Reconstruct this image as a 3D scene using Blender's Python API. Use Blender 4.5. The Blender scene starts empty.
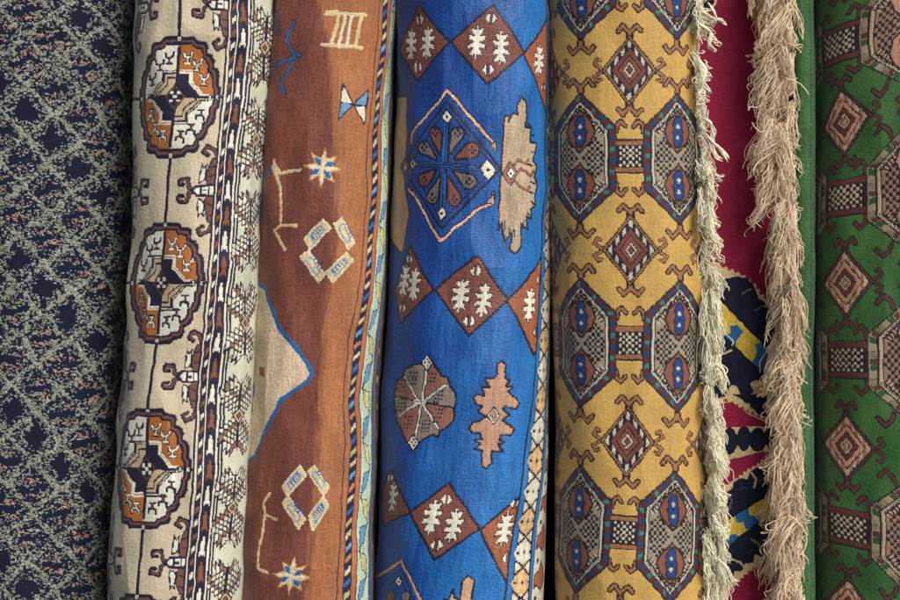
import bpy, math
import numpy as np

# ------------------------------------------------------------------ scene, camera, light
S = bpy.context.scene
PXM = 0.002            # one photo pixel is 2 mm at y = 0
D = 5.0                # camera distance
ZC = 1.30
W0, H0 = 900.0, 600.0

cam_d = bpy.data.cameras.new('camera')
cam = bpy.data.objects.new('camera', cam_d)
S.collection.objects.link(cam)
cam.location = (0, -D, ZC)
cam.rotation_euler = (math.radians(90), 0, 0)
cam_d.sensor_width = 36
cam_d.lens = 36 * D / (W0 * PXM)
cam_d.clip_end = 200
S.camera = cam

SUN_EL, SUN_AZ = math.radians(34), math.radians(36)     # az: to the right of the camera axis
world = bpy.data.worlds.new('World')
S.world = world
world.use_nodes = True
nt = world.node_tree
for n in list(nt.nodes):
    nt.nodes.remove(n)
sky = nt.nodes.new('ShaderNodeTexSky')
sky.sky_type = 'NISHITA'
sky.sun_disc = False
sky.sun_elevation = SUN_EL
sky.sun_rotation = math.pi - SUN_AZ
sky.air_density = 1.0
sky.dust_density = 3.0
bg = nt.nodes.new('ShaderNodeBackground')
bg.inputs['Strength'].default_value = 0.09
out = nt.nodes.new('ShaderNodeOutputWorld')
nt.links.new(sky.outputs[0], bg.inputs[0])
nt.links.new(bg.outputs[0], out.inputs[0])

sun_d = bpy.data.lights.new('sun', 'SUN')
sun_d.energy = 2.5
sun_d.angle = math.radians(34)
sun_d.color = (1.0, 0.99, 0.975)
sun = bpy.data.objects.new('sun', sun_d)
S.collection.objects.link(sun)
# sun stands in front of the rugs (towards the camera), to the right, high
from mathutils import Vector
sd = Vector((math.sin(SUN_AZ) * math.cos(SUN_EL), -math.cos(SUN_AZ) * math.cos(SUN_EL), math.sin(SUN_EL)))
sun.rotation_euler = sd.to_track_quat('Z', 'Y').to_euler()
sun.location = (2, -4, 5)

S.view_settings.view_transform = 'Standard'
S.view_settings.look = 'None'
S.view_settings.exposure = 0.08
S.view_settings.gamma = 1

# ------------------------------------------------------------------ helpers
rng = np.random.default_rng(7)
R = 1.8                # knots per photo pixel
V0, V1 = -70.0, 670.0


def lin(c, k=1.0):
    c = np.array(c, float) / 255.0
    return tuple(np.clip(np.where(c <= 0.04045, c / 12.92, ((c + 0.055) / 1.055) ** 2.4) * k, 0, 1))


def smooth_noise(h, w, sy, sx, seed=0):
    """value noise with cells sy, sx samples large, bicubic-ish smooth, range about -1..1"""
    r = np.random.default_rng(seed)
    gh, gw = int(h / sy) + 4, int(w / sx) + 4
    g = r.uniform(-1, 1, (gh, gw))
    y = np.arange(h) / sy
    x = np.arange(w) / sx
    yi, xi = y.astype(int), x.astype(int)
    fy, fx = y - yi, x - xi
    fy = fy * fy * (3 - 2 * fy)
    fx = fx * fx * (3 - 2 * fx)
    a = g[yi][:, xi] * (1 - fx) + g[yi][:, xi + 1] * fx
    b = g[yi + 1][:, xi] * (1 - fx) + g[yi + 1][:, xi + 1] * fx
    return a * (1 - fy)[:, None] + b * fy[:, None]


class Canvas:
    def __init__(self, a0, a1, v0, v1, base):
        self.a0, self.v0 = a0, v0
        self.w, self.h = int((a1 - a0) * R), int((v1 - v0) * R)
        self.c = np.empty((self.h, self.w, 3), np.float32)
        self.c[:] = base
        self.T = lambda p: p

    def _box(self, p, m):
        i0 = max(0, int((p[:, 0].min() - m - self.a0) * R))
        i1 = min(self.w, int((p[:, 0].max() + m - self.a0) * R) + 2)
        j0 = max(0, int((p[:, 1].min() - m - self.v0) * R))
        j1 = min(self.h, int((p[:, 1].max() + m - self.v0) * R) + 2)
        if i1 <= i0 or j1 <= j0:
            return None
        X = (np.arange(i0, i1) / R + self.a0)[None, :]
        Y = (np.arange(j0, j1) / R + self.v0)[:, None]
        return i0, i1, j0, j1, X, Y

    def mask(self, p):
        b = self._box(p, 0)
        if b is None:
            return None
        i0, i1, j0, j1, X, Y = b
        m = np.zeros((j1 - j0, i1 - i0), bool)
        q = np.roll(p, -1, 0)
        for (x1, y1), (x2, y2) in zip(p, q):
            if y1 == y2:
                continue
            m ^= ((y1 > Y) != (y2 > Y)) & (X < (x2 - x1) * (Y - y1) / (y2 - y1) + x1)
        return i0, i1, j0, j1, m

    def fill(self, pts, col, ol=None, w=1.3):
        p = self.T(np.array(pts, float))
        r = self.mask(p)
        if r is not None:
            i0, i1, j0, j1, m = r
            self.c[j0:j1, i0:i1][m] = col
        if ol is not None:
            self._stroke(np.vstack([p, p[:1]]), w, ol)

    def _stroke(self, p, w, col):
        h = w / 2.0
        for (x1, y1), (x2, y2) in zip(p[:-1], p[1:]):
            s = np.array([[x1, y1], [x2, y2]])
            b = self._box(s, h)
            if b is None:
                continue
            i0, i1, j0, j1, X, Y = b
            dx, dy = x2 - x1, y2 - y1
            L = dx * dx + dy * dy + 1e-9
            t = np.clip(((X - x1) * dx + (Y - y1) * dy) / L, 0, 1)
            d = (X - x1 - t * dx) ** 2 + (Y - y1 - t * dy) ** 2
            self.c[j0:j1, i0:i1][d <= h * h] = col

    def stroke(self, pts, w, col, closed=False):
        p = self.T(np.array(pts, float))
        if closed:
            p = np.vstack([p, p[:1]])
        self._stroke(p, w, col)

    def dot(self, x, y, rx, ry, col, ol=None, w=1.2, n=12):
        t = np.linspace(0, 2 * np.pi, n, endpoint=False)
        self.fill(np.c_[x + rx * np.cos(t), y + ry * np.sin(t)], col, ol, w)

    def dia(self, x, y, rx, ry, col, ol=None, w=1.2):
        self.fill([(x, y - ry), (x + rx, y), (x, y + ry), (x - rx, y)], col, ol, w)

    def rect(self, x0, y0, x1, y1, col, ol=None, w=1.2):
        self.fill([(x0, y0), (x1, y0), (x1, y1), (x0, y1)], col, ol, w)

    def at(self, x, y, sx=1.0, sy=1.0, rot=0.0, shx=0.0, shy=0.0, base=None):
        """following shapes are given in local units placed at x, y (canvas units)"""
        c, s = math.cos(rot), math.sin(rot)

        def T(p):
            a, b = p[:, 0] * sx, p[:, 1] * sy
            a, b = a + shx * b, b + shy * a
            return np.c_[x + a * c - b * s, y + a * s + b * c]
        self.T = T

    def free(self):
        self.T = lambda p: p


def tab(t):
    t = np.array(t, float)
    return lambda y: np.interp(y, t[:, 0], t[:, 1])


class Roll:
    """A hanging folded rug: closed tube with a flattened round section."""

    def __init__(self, left, right, spine, yc, depth, n=2.3, tilt=((0, 0),), wob=1.6, seed=1, frac=0.30, knot=(1.12, 0.95)):
        self.L, self.Rr = tab(left), tab(right)
        self.yc, self.d, self.wob, self.seed, self.frac = yc, depth, wob, seed, frac
        k = (D + yc) / D
        self.k = k
        ym = np.linspace(0, 600, 61)
        am = float(np.mean((self.Rr(ym) - self.L(ym)) / 2)) * k
        self.am = am
        th = np.linspace(-np.pi, np.pi, 4001)           # 0 = front
        sn, cs = np.sin(th), np.cos(th)
        X = np.sign(sn) * np.abs(sn) ** (2 / n)
        Y = np.sign(cs) * np.abs(cs) ** (2 / n)
        L = np.r_[0, np.cumsum(np.hypot(np.diff(X) * am, np.diff(Y) * depth / PXM))]
        self.P = L[-1]
        self.ut, self.Xt, self.Yt = L - L[-1] / 2, X, Y
        self.tilt = tab(tilt)
        self.sp = None
        self.knot = knot
        sp = np.array(spine, float)
        rows = [(self.px2uv(x, y)[1], self.px2uv(x, y)[0]) for y, x in sp]
        self.sp = tab(rows)
        self.amin = (-self.frac * self.P) - max(r[1] for r in rows) - 5
        self.amax = (self.frac * self.P) - min(r[1] for r in rows) + 5

    def xy(self, u, v):
        """world x, y (metres) of surface point"""
        X, Y = np.interp(u, self.ut, self.Xt), np.interp(u, self.ut, self.Yt)
        l, r = self.L(v), self.Rr(v)
        x = ((l + r) / 2 - 450) * PXM * self.k + X * (r - l) / 2 * PXM * self.k
        y = self.yc - self.d * Y
        return x, y

    def px2uv(self, px, py):
        us = np.linspace(-0.26 * self.P, 0.26 * self.P, 700)
        v = py
        for _ in range(5):
            x, y = self.xy(us, np.full_like(us, v))
            pp = 450 + x / PXM * D / (D + y)
            m = np.maximum.accumulate(pp)
            u = float(np.interp(px, m, us))
            yy = float(np.interp(u, us, y))
            v = 300 + (py - 300) * (D + yy) / D
        return u, v

    def px2c(self, px, py):
        u, v = self.px2uv(px, py)
        a = u - float(self.sp(v))
        return a, v - float(self.tilt(v)) * a

    def canvas(self, base):
        return Canvas(self.amin, self.amax, V0 - 40, V1 + 40, base)

    def pxT(self, pts):
        return np.array([self.px2c(x, y) for x, y in pts])

    def usepx(self, cv, sc=1.0, ox=0.0, oy=0.0):
        cv.T = lambda p: np.array([self.px2c(x / sc + ox, y / sc + oy) for x, y in p])

    def build(self, name, cv, mat, streak=0.13, grain=0.10, relief=0.10, warp=0.7, parent=None, mottle=0.08):
        fr = self.frac * self.P
        uf = np.arange(-fr, fr, 1 / R)
        ub = np.linspace(fr, self.P - fr, 40)           # coarse back
        u = np.r_[uf, ub[1:-1]]
        uw = np.where(u > self.P / 2, u - self.P, u)
        v = np.arange(V0, V1, 1 / R)
        nu, nv = len(u), len(v)
        r = np.random.default_rng(self.seed)
        U, V = np.meshgrid(uw, v)
        x, y = self.xy(U, V)
        # outward direction in the x, y plane
        e = 0.4
        x1, y1 = self.xy(U + e, V)
        x0, y0 = self.xy(U - e, V)
        tx, ty = x1 - x0, y1 - y0
        ln = np.hypot(tx, ty) + 1e-12
        nx, ny = ty / ln, -tx / ln
        # folds, sag and pile relief
        s = self.seed * 10
        lowf = (smooth_noise(nv, nu, 150 * R, 45 * R, s) * 1.0 + smooth_noise(nv, nu, 60 * R, 26 * R, s + 1) * 0.55
                + smooth_noise(nv, nu, 26 * R, 16 * R, s + 2) * 0.28
                - np.abs(smooth_noise(nv, nu, 75 * R, 34 * R, s + 15)) * 0.9) * self.wob * 1.35
        hair = r.normal(0, 1, (nv, nu)) * 0.6 + smooth_noise(nv, nu, 7 * R, 1.0, s + 3) * 1.1 \
            + smooth_noise(nv, nu, 3 * R, 2 * R, s + 4) * 0.9
        front = np.clip((fr - np.abs(U)) / 20, 0, 1)
        z = (300 - V) * PXM + ZC
        # colours
        A = U - self.sp(V)
        VC = V - self.tilt(V) * A
        A2 = A + smooth_noise(nv, nu, 9 * R, 9 * R, s + 5) * warp
        VC2 = VC + smooth_noise(nv, nu, 8 * R, 8 * R, s + 6) * warp
        ku, kv = self.knot
        ki, kj = np.round(A2 / ku).astype(int), np.round(VC2 / kv).astype(int)
        A2, VC2 = ki * ku, kj * kv
        kr = r.normal(0, 1, (kj.max() - kj.min() + 1, ki.max() - ki.min() + 1))
        kn = kr[kj - kj.min(), ki - ki.min()]
        ii = np.clip(((A2 - cv.a0) * R + 0.5).astype(int), 0, cv.w - 1)
        jj = np.clip(((VC2 - cv.v0) * R + 0.5).astype(int), 0, cv.h - 1)
        col = cv.c[jj, ii]
        lu = np.sqrt(col.sum(-1))
        ed = np.zeros((nv, nu))
        ed[:, 1:-1] += np.abs(lu[:, 2:] - lu[:, :-2])
        ed[1:-1] += np.abs(lu[2:] - lu[:-2])
        ed = np.clip(ed * 1.3, 0, 1)
        rib = np.sin(A * (2 * np.pi / 2.4) + smooth_noise(nv, nu, 12 * R, 12 * R, s + 20)) * .5 + np.sin(VC * (2 * np.pi / 2.1) + smooth_noise(nv, nu, 9 * R, 9 * R, s + 21) * 1.5)
        h = (lowf + (hair * .55 + kn * .8 + rib * .6) * relief * .75 - ed * relief * .9) * front * PXM
        x = x + nx * h
        y = y + ny * h
        co = np.stack([x, y, z], -1).reshape(-1, 3).astype(np.float32)
        g = 1 + (r.normal(0, 1, (nv, nu)) * .35 + kn * .8) * grain + smooth_noise(nv, nu, 14 * R, 1.2, s + 7) * streak \
            + smooth_noise(nv, nu, 30 * R, 12 * R, s + 8) * mottle + smooth_noise(nv, nu, 1.2, 9 * R, s + 9) * grain * 0.8
        g = np.clip(g, 0.35, 1.8)
        col = np.clip(col * g[..., None], 0, 1)
        # indices
        a = np.arange(nu)
        b = np.roll(a, -1)
        j = np.arange(nv - 1)[:, None] * nu
        quads = np.stack([j + a, j + b, j + nu + b, j + nu + a], -1).reshape(-1, 4)
        return make_mesh(name, co, quads, mat, col.reshape(-1, 3), uv=np.c_[(U.ravel()) * PXM, -V.ravel() * PXM], parent=parent)


def make_mesh(name, co, quads, mat, col=None, uv=None, parent=None):
    me = bpy.data.meshes.new(name)
    n, q = len(co), len(quads)
    me.vertices.add(n)
    me.vertices.foreach_set('co', np.asarray(co, np.float32).ravel())
    me.loops.add(q * 4)
    quads = np.asarray(quads, np.int32)
    me.loops.foreach_set('vertex_index', quads.ravel())
    me.polygons.add(q)
    me.polygons.foreach_set('loop_start', np.arange(q, dtype=np.int32) * 4)
    me.polygons.foreach_set('use_smooth', np.ones(q, bool))
    me.update(calc_edges=True)
    if col is not None:
        at = me.color_attributes.new('dye', 'FLOAT_COLOR', 'POINT')
        at.data.foreach_set('color', np.c_[col, np.ones(n)].astype(np.float32).ravel())
    if uv is not None:
        l = me.uv_layers.new(name='weave')
        l.data.foreach_set('uv', uv[quads.ravel()].astype(np.float32).ravel())
    me.validate()
    o = bpy.data.objects.new(name, me)
    S.collection.objects.link(o)
    me.materials.append(mat)
    if parent:
        o.parent = parent
    return o


def tag(o, label=None, cat=None, kind=None):
    if label:
        o['label'] = label
    if cat:
        o['category'] = cat
    if kind:
        o['kind'] = kind
    return o


def rug_material(name, sheen=0.25, bump=0.25, pitch=700.0, rough=0.85, sat=1.0, twill=False, spec=.25):
    m = bpy.data.materials.new(name)
    m.use_nodes = True
    t = m.node_tree
    N, K = t.nodes, t.links
    bs = N['Principled BSDF']
    bs.inputs['Roughness'].default_value = rough
    bs.inputs['Specular IOR Level'].default_value = spec
    bs.inputs['Sheen Weight'].default_value = sheen
    bs.inputs['Sheen Roughness'].default_value = 0.45
    vc = N.new('ShaderNodeVertexColor')
    vc.layer_name = 'dye'
    uv = N.new('ShaderNodeUVMap')
    uv.uv_map = 'weave'
    mp = N.new('ShaderNodeMapping')
    mp.inputs['Scale'].default_value = (pitch, pitch * 0.8, 1)
    if twill:
        mp.inputs['Rotation'].default_value = (0, 0, math.radians(35))
    K.new(uv.outputs[0], mp.inputs[0])
    nz = N.new('ShaderNodeTexNoise')
    nz.inputs['Scale'].default_value = 1.0
    nz.inputs['Detail'].default_value = 3
    K.new(mp.outputs[0], nz.inputs['Vector'])
    # fibre flecks in the wool, brighter and darker tufts
    rp = N.new('ShaderNodeMapRange')
    rp.inputs['From Min'].default_value = 0.3
    rp.inputs['From Max'].default_value = 0.7
    rp.inputs['To Min'].default_value = 0.78
    rp.inputs['To Max'].default_value = 1.22
    K.new(nz.outputs[0], rp.inputs['Value'])
    mx = N.new('ShaderNodeVectorMath')
    mx.operation = 'SCALE'
    K.new(vc.outputs[0], mx.inputs[0])
    K.new(rp.outputs[0], mx.inputs['Scale'])
    K.new(mx.outputs[0], bs.inputs['Base Color'])
    bp = N.new('ShaderNodeBump')
    bp.inputs['Strength'].default_value = bump
    bp.inputs['Distance'].default_value = 0.0012
    K.new(nz.outputs[0], bp.inputs['Height'])
    K.new(bp.outputs[0], bs.inputs['Normal'])
    return m


def plain_material(name, col, rough=0.9, scale=60, var=0.25, attr=False):
    m = bpy.data.materials.new(name)
    m.use_nodes = True
    t = m.node_tree
    N, K = t.nodes, t.links
    bs = N['Principled BSDF']
    bs.inputs['Roughness'].default_value = rough
    bs.inputs['Specular IOR Level'].default_value = 0.2
    tc = N.new('ShaderNodeTexCoord')
    nz = N.new('ShaderNodeTexNoise')
    nz.inputs['Scale'].default_value = scale
    nz.inputs['Detail'].default_value = 4
    K.new(tc.outputs['Object'], nz.inputs['Vector'])
    rp = N.new('ShaderNodeMapRange')
    rp.inputs['To Min'].default_value = 1 - var
    rp.inputs['To Max'].default_value = 1 + var
    K.new(nz.outputs[0], rp.inputs['Value'])
    mx = N.new('ShaderNodeVectorMath')
    mx.operation = 'SCALE'
    if attr:
        vc = N.new('ShaderNodeVertexColor')
        vc.layer_name = 'dye'
        K.new(vc.outputs[0], mx.inputs[0])
    else:
        mx.inputs[0].default_value = col
    K.new(rp.outputs[0], mx.inputs['Scale'])
    K.new(mx.outputs[0], bs.inputs['Base Color'])
    return m


M_PILE = rug_material('wool_pile', sheen=.3, rough=.6, spec=.3)
M_SILK = rug_material('lustrous_pile', sheen=0.25, rough=0.45, spec=.42, bump=.35)
M_SHAG = rug_material('coarse_pile', bump=0.5, pitch=450)
M_CLOTH = rug_material('cotton_cloth', sheen=0.1, bump=0.35, pitch=900, twill=True)

# dyes (albedo)
NAVY = lin((24, 22, 42))
BLACK = lin((20, 17, 24))

# ------------------------------------------------------------------ the wall behind
def backdrop():
    co = np.array([(-3, .34, -0.4), (3, .34, -0.4), (3, .34, 3), (-3, .34, 3)], float)
    o = make_mesh('back_wall', co, [(0, 1, 2, 3)], plain_material('dark_plaster', lin((46, 44, 46)), scale=8))
    tag(o, 'dark wall in shade behind the hanging carpets', 'wall', 'structure')


backdrop()

# ------------------------------------------------------------------ 1 navy carpet
def navy_carpet():
    r = Roll(left=[(-70, -95), (670, -115)],
             right=[(-70, 139), (0, 138), (60, 138), (150, 135), (250, 132), (330, 128), (400, 123), (450, 120), (520, 117), (600, 112), (670, 108)],
             spine=[(0, 60), (600, 60)], yc=0.15, depth=0.14, n=2.2, seed=2, wob=2.0, frac=.33, knot=(1.15, 1.0))
    GRN = np.array(lin((138, 141, 124)))
    NV = np.array(lin((17, 23, 50)))
    PE = np.array(lin((170, 140, 122)))
    WH = np.array(lin((165, 172, 162)))
    c = r.canvas(NV)
    a60, v18 = r.px2c(82, 18)
    X = (np.arange(c.w) / R + c.a0)[None, :] + np.zeros((c.h, 1))
    Y = (np.arange(c.h) / R + c.v0)[:, None] + np.zeros((1, c.w))
    wx = smooth_noise(c.h, c.w, 30 * R, 30 * R, 55) * 4 + smooth_noise(c.h, c.w, 9 * R, 9 * R, 5) * 2.6 + smooth_noise(c.h, c.w, 2.5 * R, 2.5 * R, 6) * 1.3
    wy = smooth_noise(c.h, c.w, 9 * R, 9 * R, 7) * 2.4 + smooth_noise(c.h, c.w, 2.5 * R, 2.5 * R, 8) * 1.3
    X2, Y2 = X + wx - a60, Y + wy - v18
    A = np.array([[25.5, -28.0], [28.0, 22.0]])
    inv = np.linalg.inv(A)
    al = inv[0, 0] * X2 + inv[0, 1] * Y2
    be = inv[1, 0] * X2 + inv[1, 1] * Y2
    ia, ib = np.round(al), np.round(be)
    fa, fb = al - ia, be - ib
    lx, ly = A[0, 0] * fa + A[0, 1] * fb, A[1, 0] * fa + A[1, 1] * fb
    dark = (ib.astype(int) % 3) == 0
    rn = np.random.default_rng(3)
    # speckle with small horizontal dashes, knot sized
    def spk(seed, sy, sx):
        return smooth_noise(c.h, c.w, sy * R, sx * R, seed)
    sp = 0.9 * spk(11, 1.0, 1.7) + 0.6 * spk(12, .8, .9) + .25 * spk(18, 4, 5)
    sp2 = spk(13, 1.0, 1.2)
    edge = np.maximum(np.abs(fa), np.abs(fb))
    img = np.empty((c.h, c.w, 3)); img[:] = NV
    hue = spk(14, 5, 7)
    light = sp > 0.17
    img[light] = GRN
    img[light & (sp2 > 0.35)] = WH
    warmz = (np.abs(ly) > 4) & (np.abs(ly) < 10) & (np.abs(lx) < 13)
    img[light & warmz & (hue > -0.15) & ~dark] = PE
    # dash across the centre of the small cells
    dash = (~dark) & (np.abs(ly + 0.12 * lx + spk(15, 2, 3) * 1.8) < 3.4) & (np.abs(lx) < 14)
    img[dash & (sp < 1.1)] = NV
    d2 = (~dark) & (np.abs(np.abs(ly) - 10.5 + spk(19, 2, 3) * 1.5) < 1.4) & (np.abs(lx) < 7)
    img[d2 & (sp < 0.5)] = NV
    blob = dark & (np.abs(lx / 15.5) + np.abs(ly / 17.5) + spk(16, 3, 3) * 0.22 < 0.80)
    img[blob] = NV * 0.8
    line = (edge + spk(21, 3, 3) * .02 > 0.432) & (sp > -0.32)
    moat = (edge > .35) & ~line & (sp < .42)
    img[moat] = NV
    img[line] = GRN
    img[line & (sp2 > 0.5)] = WH
    c.c[:] = img
    o = r.build('navy_carpet', c, M_SHAG, relief=0.28, grain=0.22, warp=0.3, streak=0.06)
    tag(o, 'dark navy carpet speckled grey-green with a slanting lattice of diamonds, at the far left', 'carpet')


navy_carpet()

# ------------------------------------------------------------------ 2 cream carpet
def cream_carpet():
    r = Roll(left=[(-70, 135), (0, 134), (60, 136), (150, 133), (250, 130), (330, 126), (380, 121), (400, 119), (450, 117), (520, 115), (600, 110), (670, 106)],
             right=[(-70, 276), (0, 275), (80, 273), (160, 268), (240, 266), (300, 264), (350, 261), (400, 258), (450, 255), (520, 252), (600, 247), (670, 243)],
             spine=[(-60, 184), (0, 180), (97, 175), (190, 166.5), (284, 160), (370, 152), (469, 146), (565, 139), (660, 133)],
             yc=0.03, depth=0.135, n=2.25, seed=3, wob=3.1)
    CR = lin((206, 192, 164)); WH = lin((226, 224, 206)); OR = lin((172, 104, 46)); BR = lin((112, 76, 66)); NV = lin((30, 24, 50))
    TAN = lin((196, 176, 140)); PALE = lin((206, 208, 184)); RB = lin((132, 80, 56))
    c = r.canvas(CR)
    Y0 = r.px2c(175, 97)[1]
    P = (r.px2c(146, 469)[1] - Y0) / 2
    # border positions measured along the row through the first gul
    bx = [r.px2c(p, 97)[0] for p in (220.0, 224.3, 226, 230.7, 232.5, 234.3, 242.7, 244.3, 246.7, 249)]
    eR = bx[0]
    # pale outer border ground
    c.rect(bx[8], V0 - 40, bx[8] + 200, V1 + 40, PALE)

    def hook(x, y, sx, sy):
        c.at(x, y, sx, sy)
        c.fill([(0, 2), (3, 5), (8, 6), (9, 3), (6, 1), (8, -3), (14, -1), (14, 8), (8, 12), (1, 10), (-3, 5)], BR, NV, 1.4)
        c.free()

    def cross(x, y, s=1.0):
        # hooked cruciform with banded body
        for q in (-1, 1):
            c.at(x, y, s, q)
            c.fill([(-6, 4), (6, 4), (9, 16), (7, 30), (3, 34), (-4, 30), (-8, 16)], BR, NV, 1.4)
            for k in range(4):
                c.stroke([(-6 + k * .5, 8 + k * 5), (7, 12 + k * 5)], 1.3, NV if k % 2 else RB)
            c.fill([(-14, 8), (-9, 10), (-8, 26), (-11, 22), (-13, 26)], WH, NV, 1.4)
            # top scroll
            c.stroke([(1, 32), (-2, 40), (-9, 44), (-12, 38), (-8, 35)], 4.6, NV)
            c.stroke([(1, 32), (-2, 39.5), (-8.5, 43), (-11, 38.5), (-8, 36)], 1.9, BR)
            # side scroll
            c.stroke([(-18, 1), (-23, 3), (-25, 12), (-33, 11), (-33, 6), (-29, 6)], 4.4, NV)
            c.stroke([(-18, 1), (-23, 3), (-25.5, 11), (-32, 10.5), (-32.5, 7)], 1.7, BR)
        c.at(x, y, s, 1)
        c.fill([(-22, 0), (-16, -6), (4, -6), (4, 6), (-16, 6)], NV)
        c.fill([(-18, 0), (-15, -3.5), (2, -4.2), (2, 4.2), (-15, 3.5)], WH)
        c.rect(-12, -4.5, -10.5, 4.5, NV); c.rect(-5, -4.5, -3.5, 4.5, NV)
        c.rect(-10, -1, -6, 1, NV)
        c.free()

    for k in range(-1, 4):
        y = Y0 + P * k
        # between guls, half hooked crosses grow out of the border, whole ones at the left
        cross(eR + 2, y + P / 2 + 0.5)
        cross(-58, y + P / 2 + 1, -1.0)
        # vertical and horizontal lines linking the guls
    c.rect(-1.7, V0 - 40, 1.7, V1 + 40, NV)
    q = [(0, -59), (15, -59), (18, -55), (27, -53.5), (29, -48), (28, -43), (33, -41), (36.5, -35), (36, -29), (40, -27), (43, -19), (42.5, -12), (45, -9), (45, 0)]

    def gul_pts(fx, fy):
        p = [(x * fx, yy * fy) for x, yy in q]
        a = p + [(x, -yy) for x, yy in p[::-1][1:]]
        return a + [(-x, yy) for x, yy in a[::-1][1:-1]]

    def quarter(sx, sy, f, col):
        p = [(x * f[0] * sx, yy * f[1] * sy) for x, yy in q] + [(0, 0)]
        c.fill(p, col)

    for k in range(-1, 4):
        y = Y0 + P * k
        c.at(0, y)
        c.rect(-66, -1.4, eR + 2, 1.4, NV)
        c.fill(gul_pts(1.012, 1.012), NV)
        c.fill(gul_pts(.93, .945), BR)
        c.fill(gul_pts(.87, .905), NV)
        for sx, sy, col in ((-1, 1, WH), (1, 1, OR), (-1, -1, OR), (1, -1, WH)):
            quarter(sx, sy, (.82, .865), col)
        # trefoils
        for sx in (-1, 1):
            for sy in (-1, 1):
                white_ground = sx * sy < 0
                sy2 = -sy                     # canvas v grows downwards
                ink = BR if white_ground else WH
                for ox, oy, ang in ((9, 38, .1), (19, 31, .5), (27, 17, 1.0)):
                    cx, cy = ox * sx, -oy * (1 if sy > 0 else -1)
                    d = 1 if sy > 0 else -1
                    ex = 1 if sx > 0 else -1
                    strokes = ([(cx, cy + 4.5 * d), (cx, cy - 1 * d)], [(cx - 4, cy - 5 * d), (cx - 3.6, cy - 1.5 * d), (cx, cy - .5 * d), (cx + 3.6, cy - 2.5 * d), (cx + 4, cy - 6 * d)],
                               [(cx - 2.6, cy + 4.6 * d), (cx + 2.6, cy + 4.6 * d)])
                    if not white_ground:
                        for p in strokes:
                            c.stroke(p, 3.4, NV)
                        for p in strokes:
                            c.stroke(p, 1.3, WH)
                    else:
                        for p in strokes:
                            c.stroke(p, 2.5, NV)
                        c.stroke(strokes[0], 1.1, RB)
        # stepped heart
        st = [(0, -24), (13, -24), (13, -15), (18, -10), (24, -3), (30, -3), (30, 0), (0, 0)]
        for sx, sy in ((-1, -1), (1, -1), (-1, 1), (1, 1)):
            dk = (sx > 0 and sy < 0) or (sx < 0 and sy > 0)
            p = [(x * sx, yy * -sy * -1 if sy < 0 else -yy) for x, yy in st]
            c.fill([(x * sx, yy if sy < 0 else -yy) for x, yy in st], NV if dk else TAN, WH if dk else NV, 1.6)
            if dk:
                c.stroke([(x * sx * 1.1, (yy if sy < 0 else -yy) * 1.1) for x, yy in st[:-1]], 1.2, WH)
            else:
                c.fill([(0, 0), (10 * sx, 0), (0, 16 * sy)], NV)
                c.stroke([(2 * sx, 19 * sy), (9 * sx, 19 * sy), (9 * sx, 12 * sy), (15 * sx, 6 * sy), (21 * sx, 2 * sy)], 1.6, NV)
                c.stroke([(x * sx * 1.12, (yy if sy < 0 else -yy) * 1.1) for x, yy in st[:-2]], 1.4, NV)
        c.rect(-1.6, -50, 1.6, 50, NV)
        c.rect(-34, -1.3, 38, 1.3, NV)
        c.dia(0, 0, 9, 11, NV, BR, 1.0)
        for dx, dy in ((-3.4, -3.8), (3.4, -3.8), (-3.4, 3.8), (3.4, 3.8), (0, 0)):
            c.rect(dx - 1.5, dy - 1.5, dx + 1.5, dy + 1.5, WH)
        for dx, dy in ((0, -57), (0, 57), (-42, 0), (42, 0), (34, 0)):
            c.rect(dx - 2, dy - 2.2, dx + 2, dy + 2.2, WH, NV, 1)
            c.rect(dx - .5, dy - .8, dx + .5, dy + .8, NV)
        c.free()
    # stripes
    lo, hi = V0 - 40, V1 + 40
    c.rect(bx[0] + 1.6, lo, bx[1] - .6, hi, NV)
    c.rect(bx[1] - .4, lo, bx[2] - .3, hi, WH)
    c.rect(bx[2], lo, bx[8] + 1.2, hi, NV)
    c.rect(bx[4] - .9, lo, bx[4] + .5, hi, WH)
    c.rect(bx[7] - .6, lo, bx[7] + .8, hi, WH)
    c.rect(bx[8] + .6, lo, bx[8] + 2.2, hi, WH)
    c.rect(bx[8] + 2.2, lo, bx[8] + 3.8, hi, NV)
    # diagonal blocks
    y, i = lo, 0
    x0, x1 = bx[2] + .2, bx[4] - 1.8
    while y < hi:
        colr = (WH, RB)[i % 2]
        c.fill([(x0 + 1, y + 4), (x1, y), (x1, y + 5), (x0 + 1, y + 9.5)], colr)
        y += 13.0; i += 1
    # arrow heads
    x0, x1 = bx[4] + 1.6, bx[7] - 1.6
    xm = (x0 + x1) / 2
    hw = (x1 - x0) / 2
    y, i = lo, 0
    while y < hi:
        colr = (WH, RB)[i % 2]
        c.at(xm, y, hw / 9.4, .94)
        c.fill([(0, -11), (2, -5), (4.2, -2), (4.2, 6), (6.5, 9), (6.5, 14), (3, 10), (1.6, 13), (0, 6), (-1.6, 13), (-3, 10), (-6.5, 14), (-6.5, 9), (-4.2, 6), (-4.2, -2), (-2, -5)], colr)
        c.free()
        y += 25.0; i += 1
    # outer border trees with sawtooth branches
    tx = r.px2c(262, 97)[0]
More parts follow.
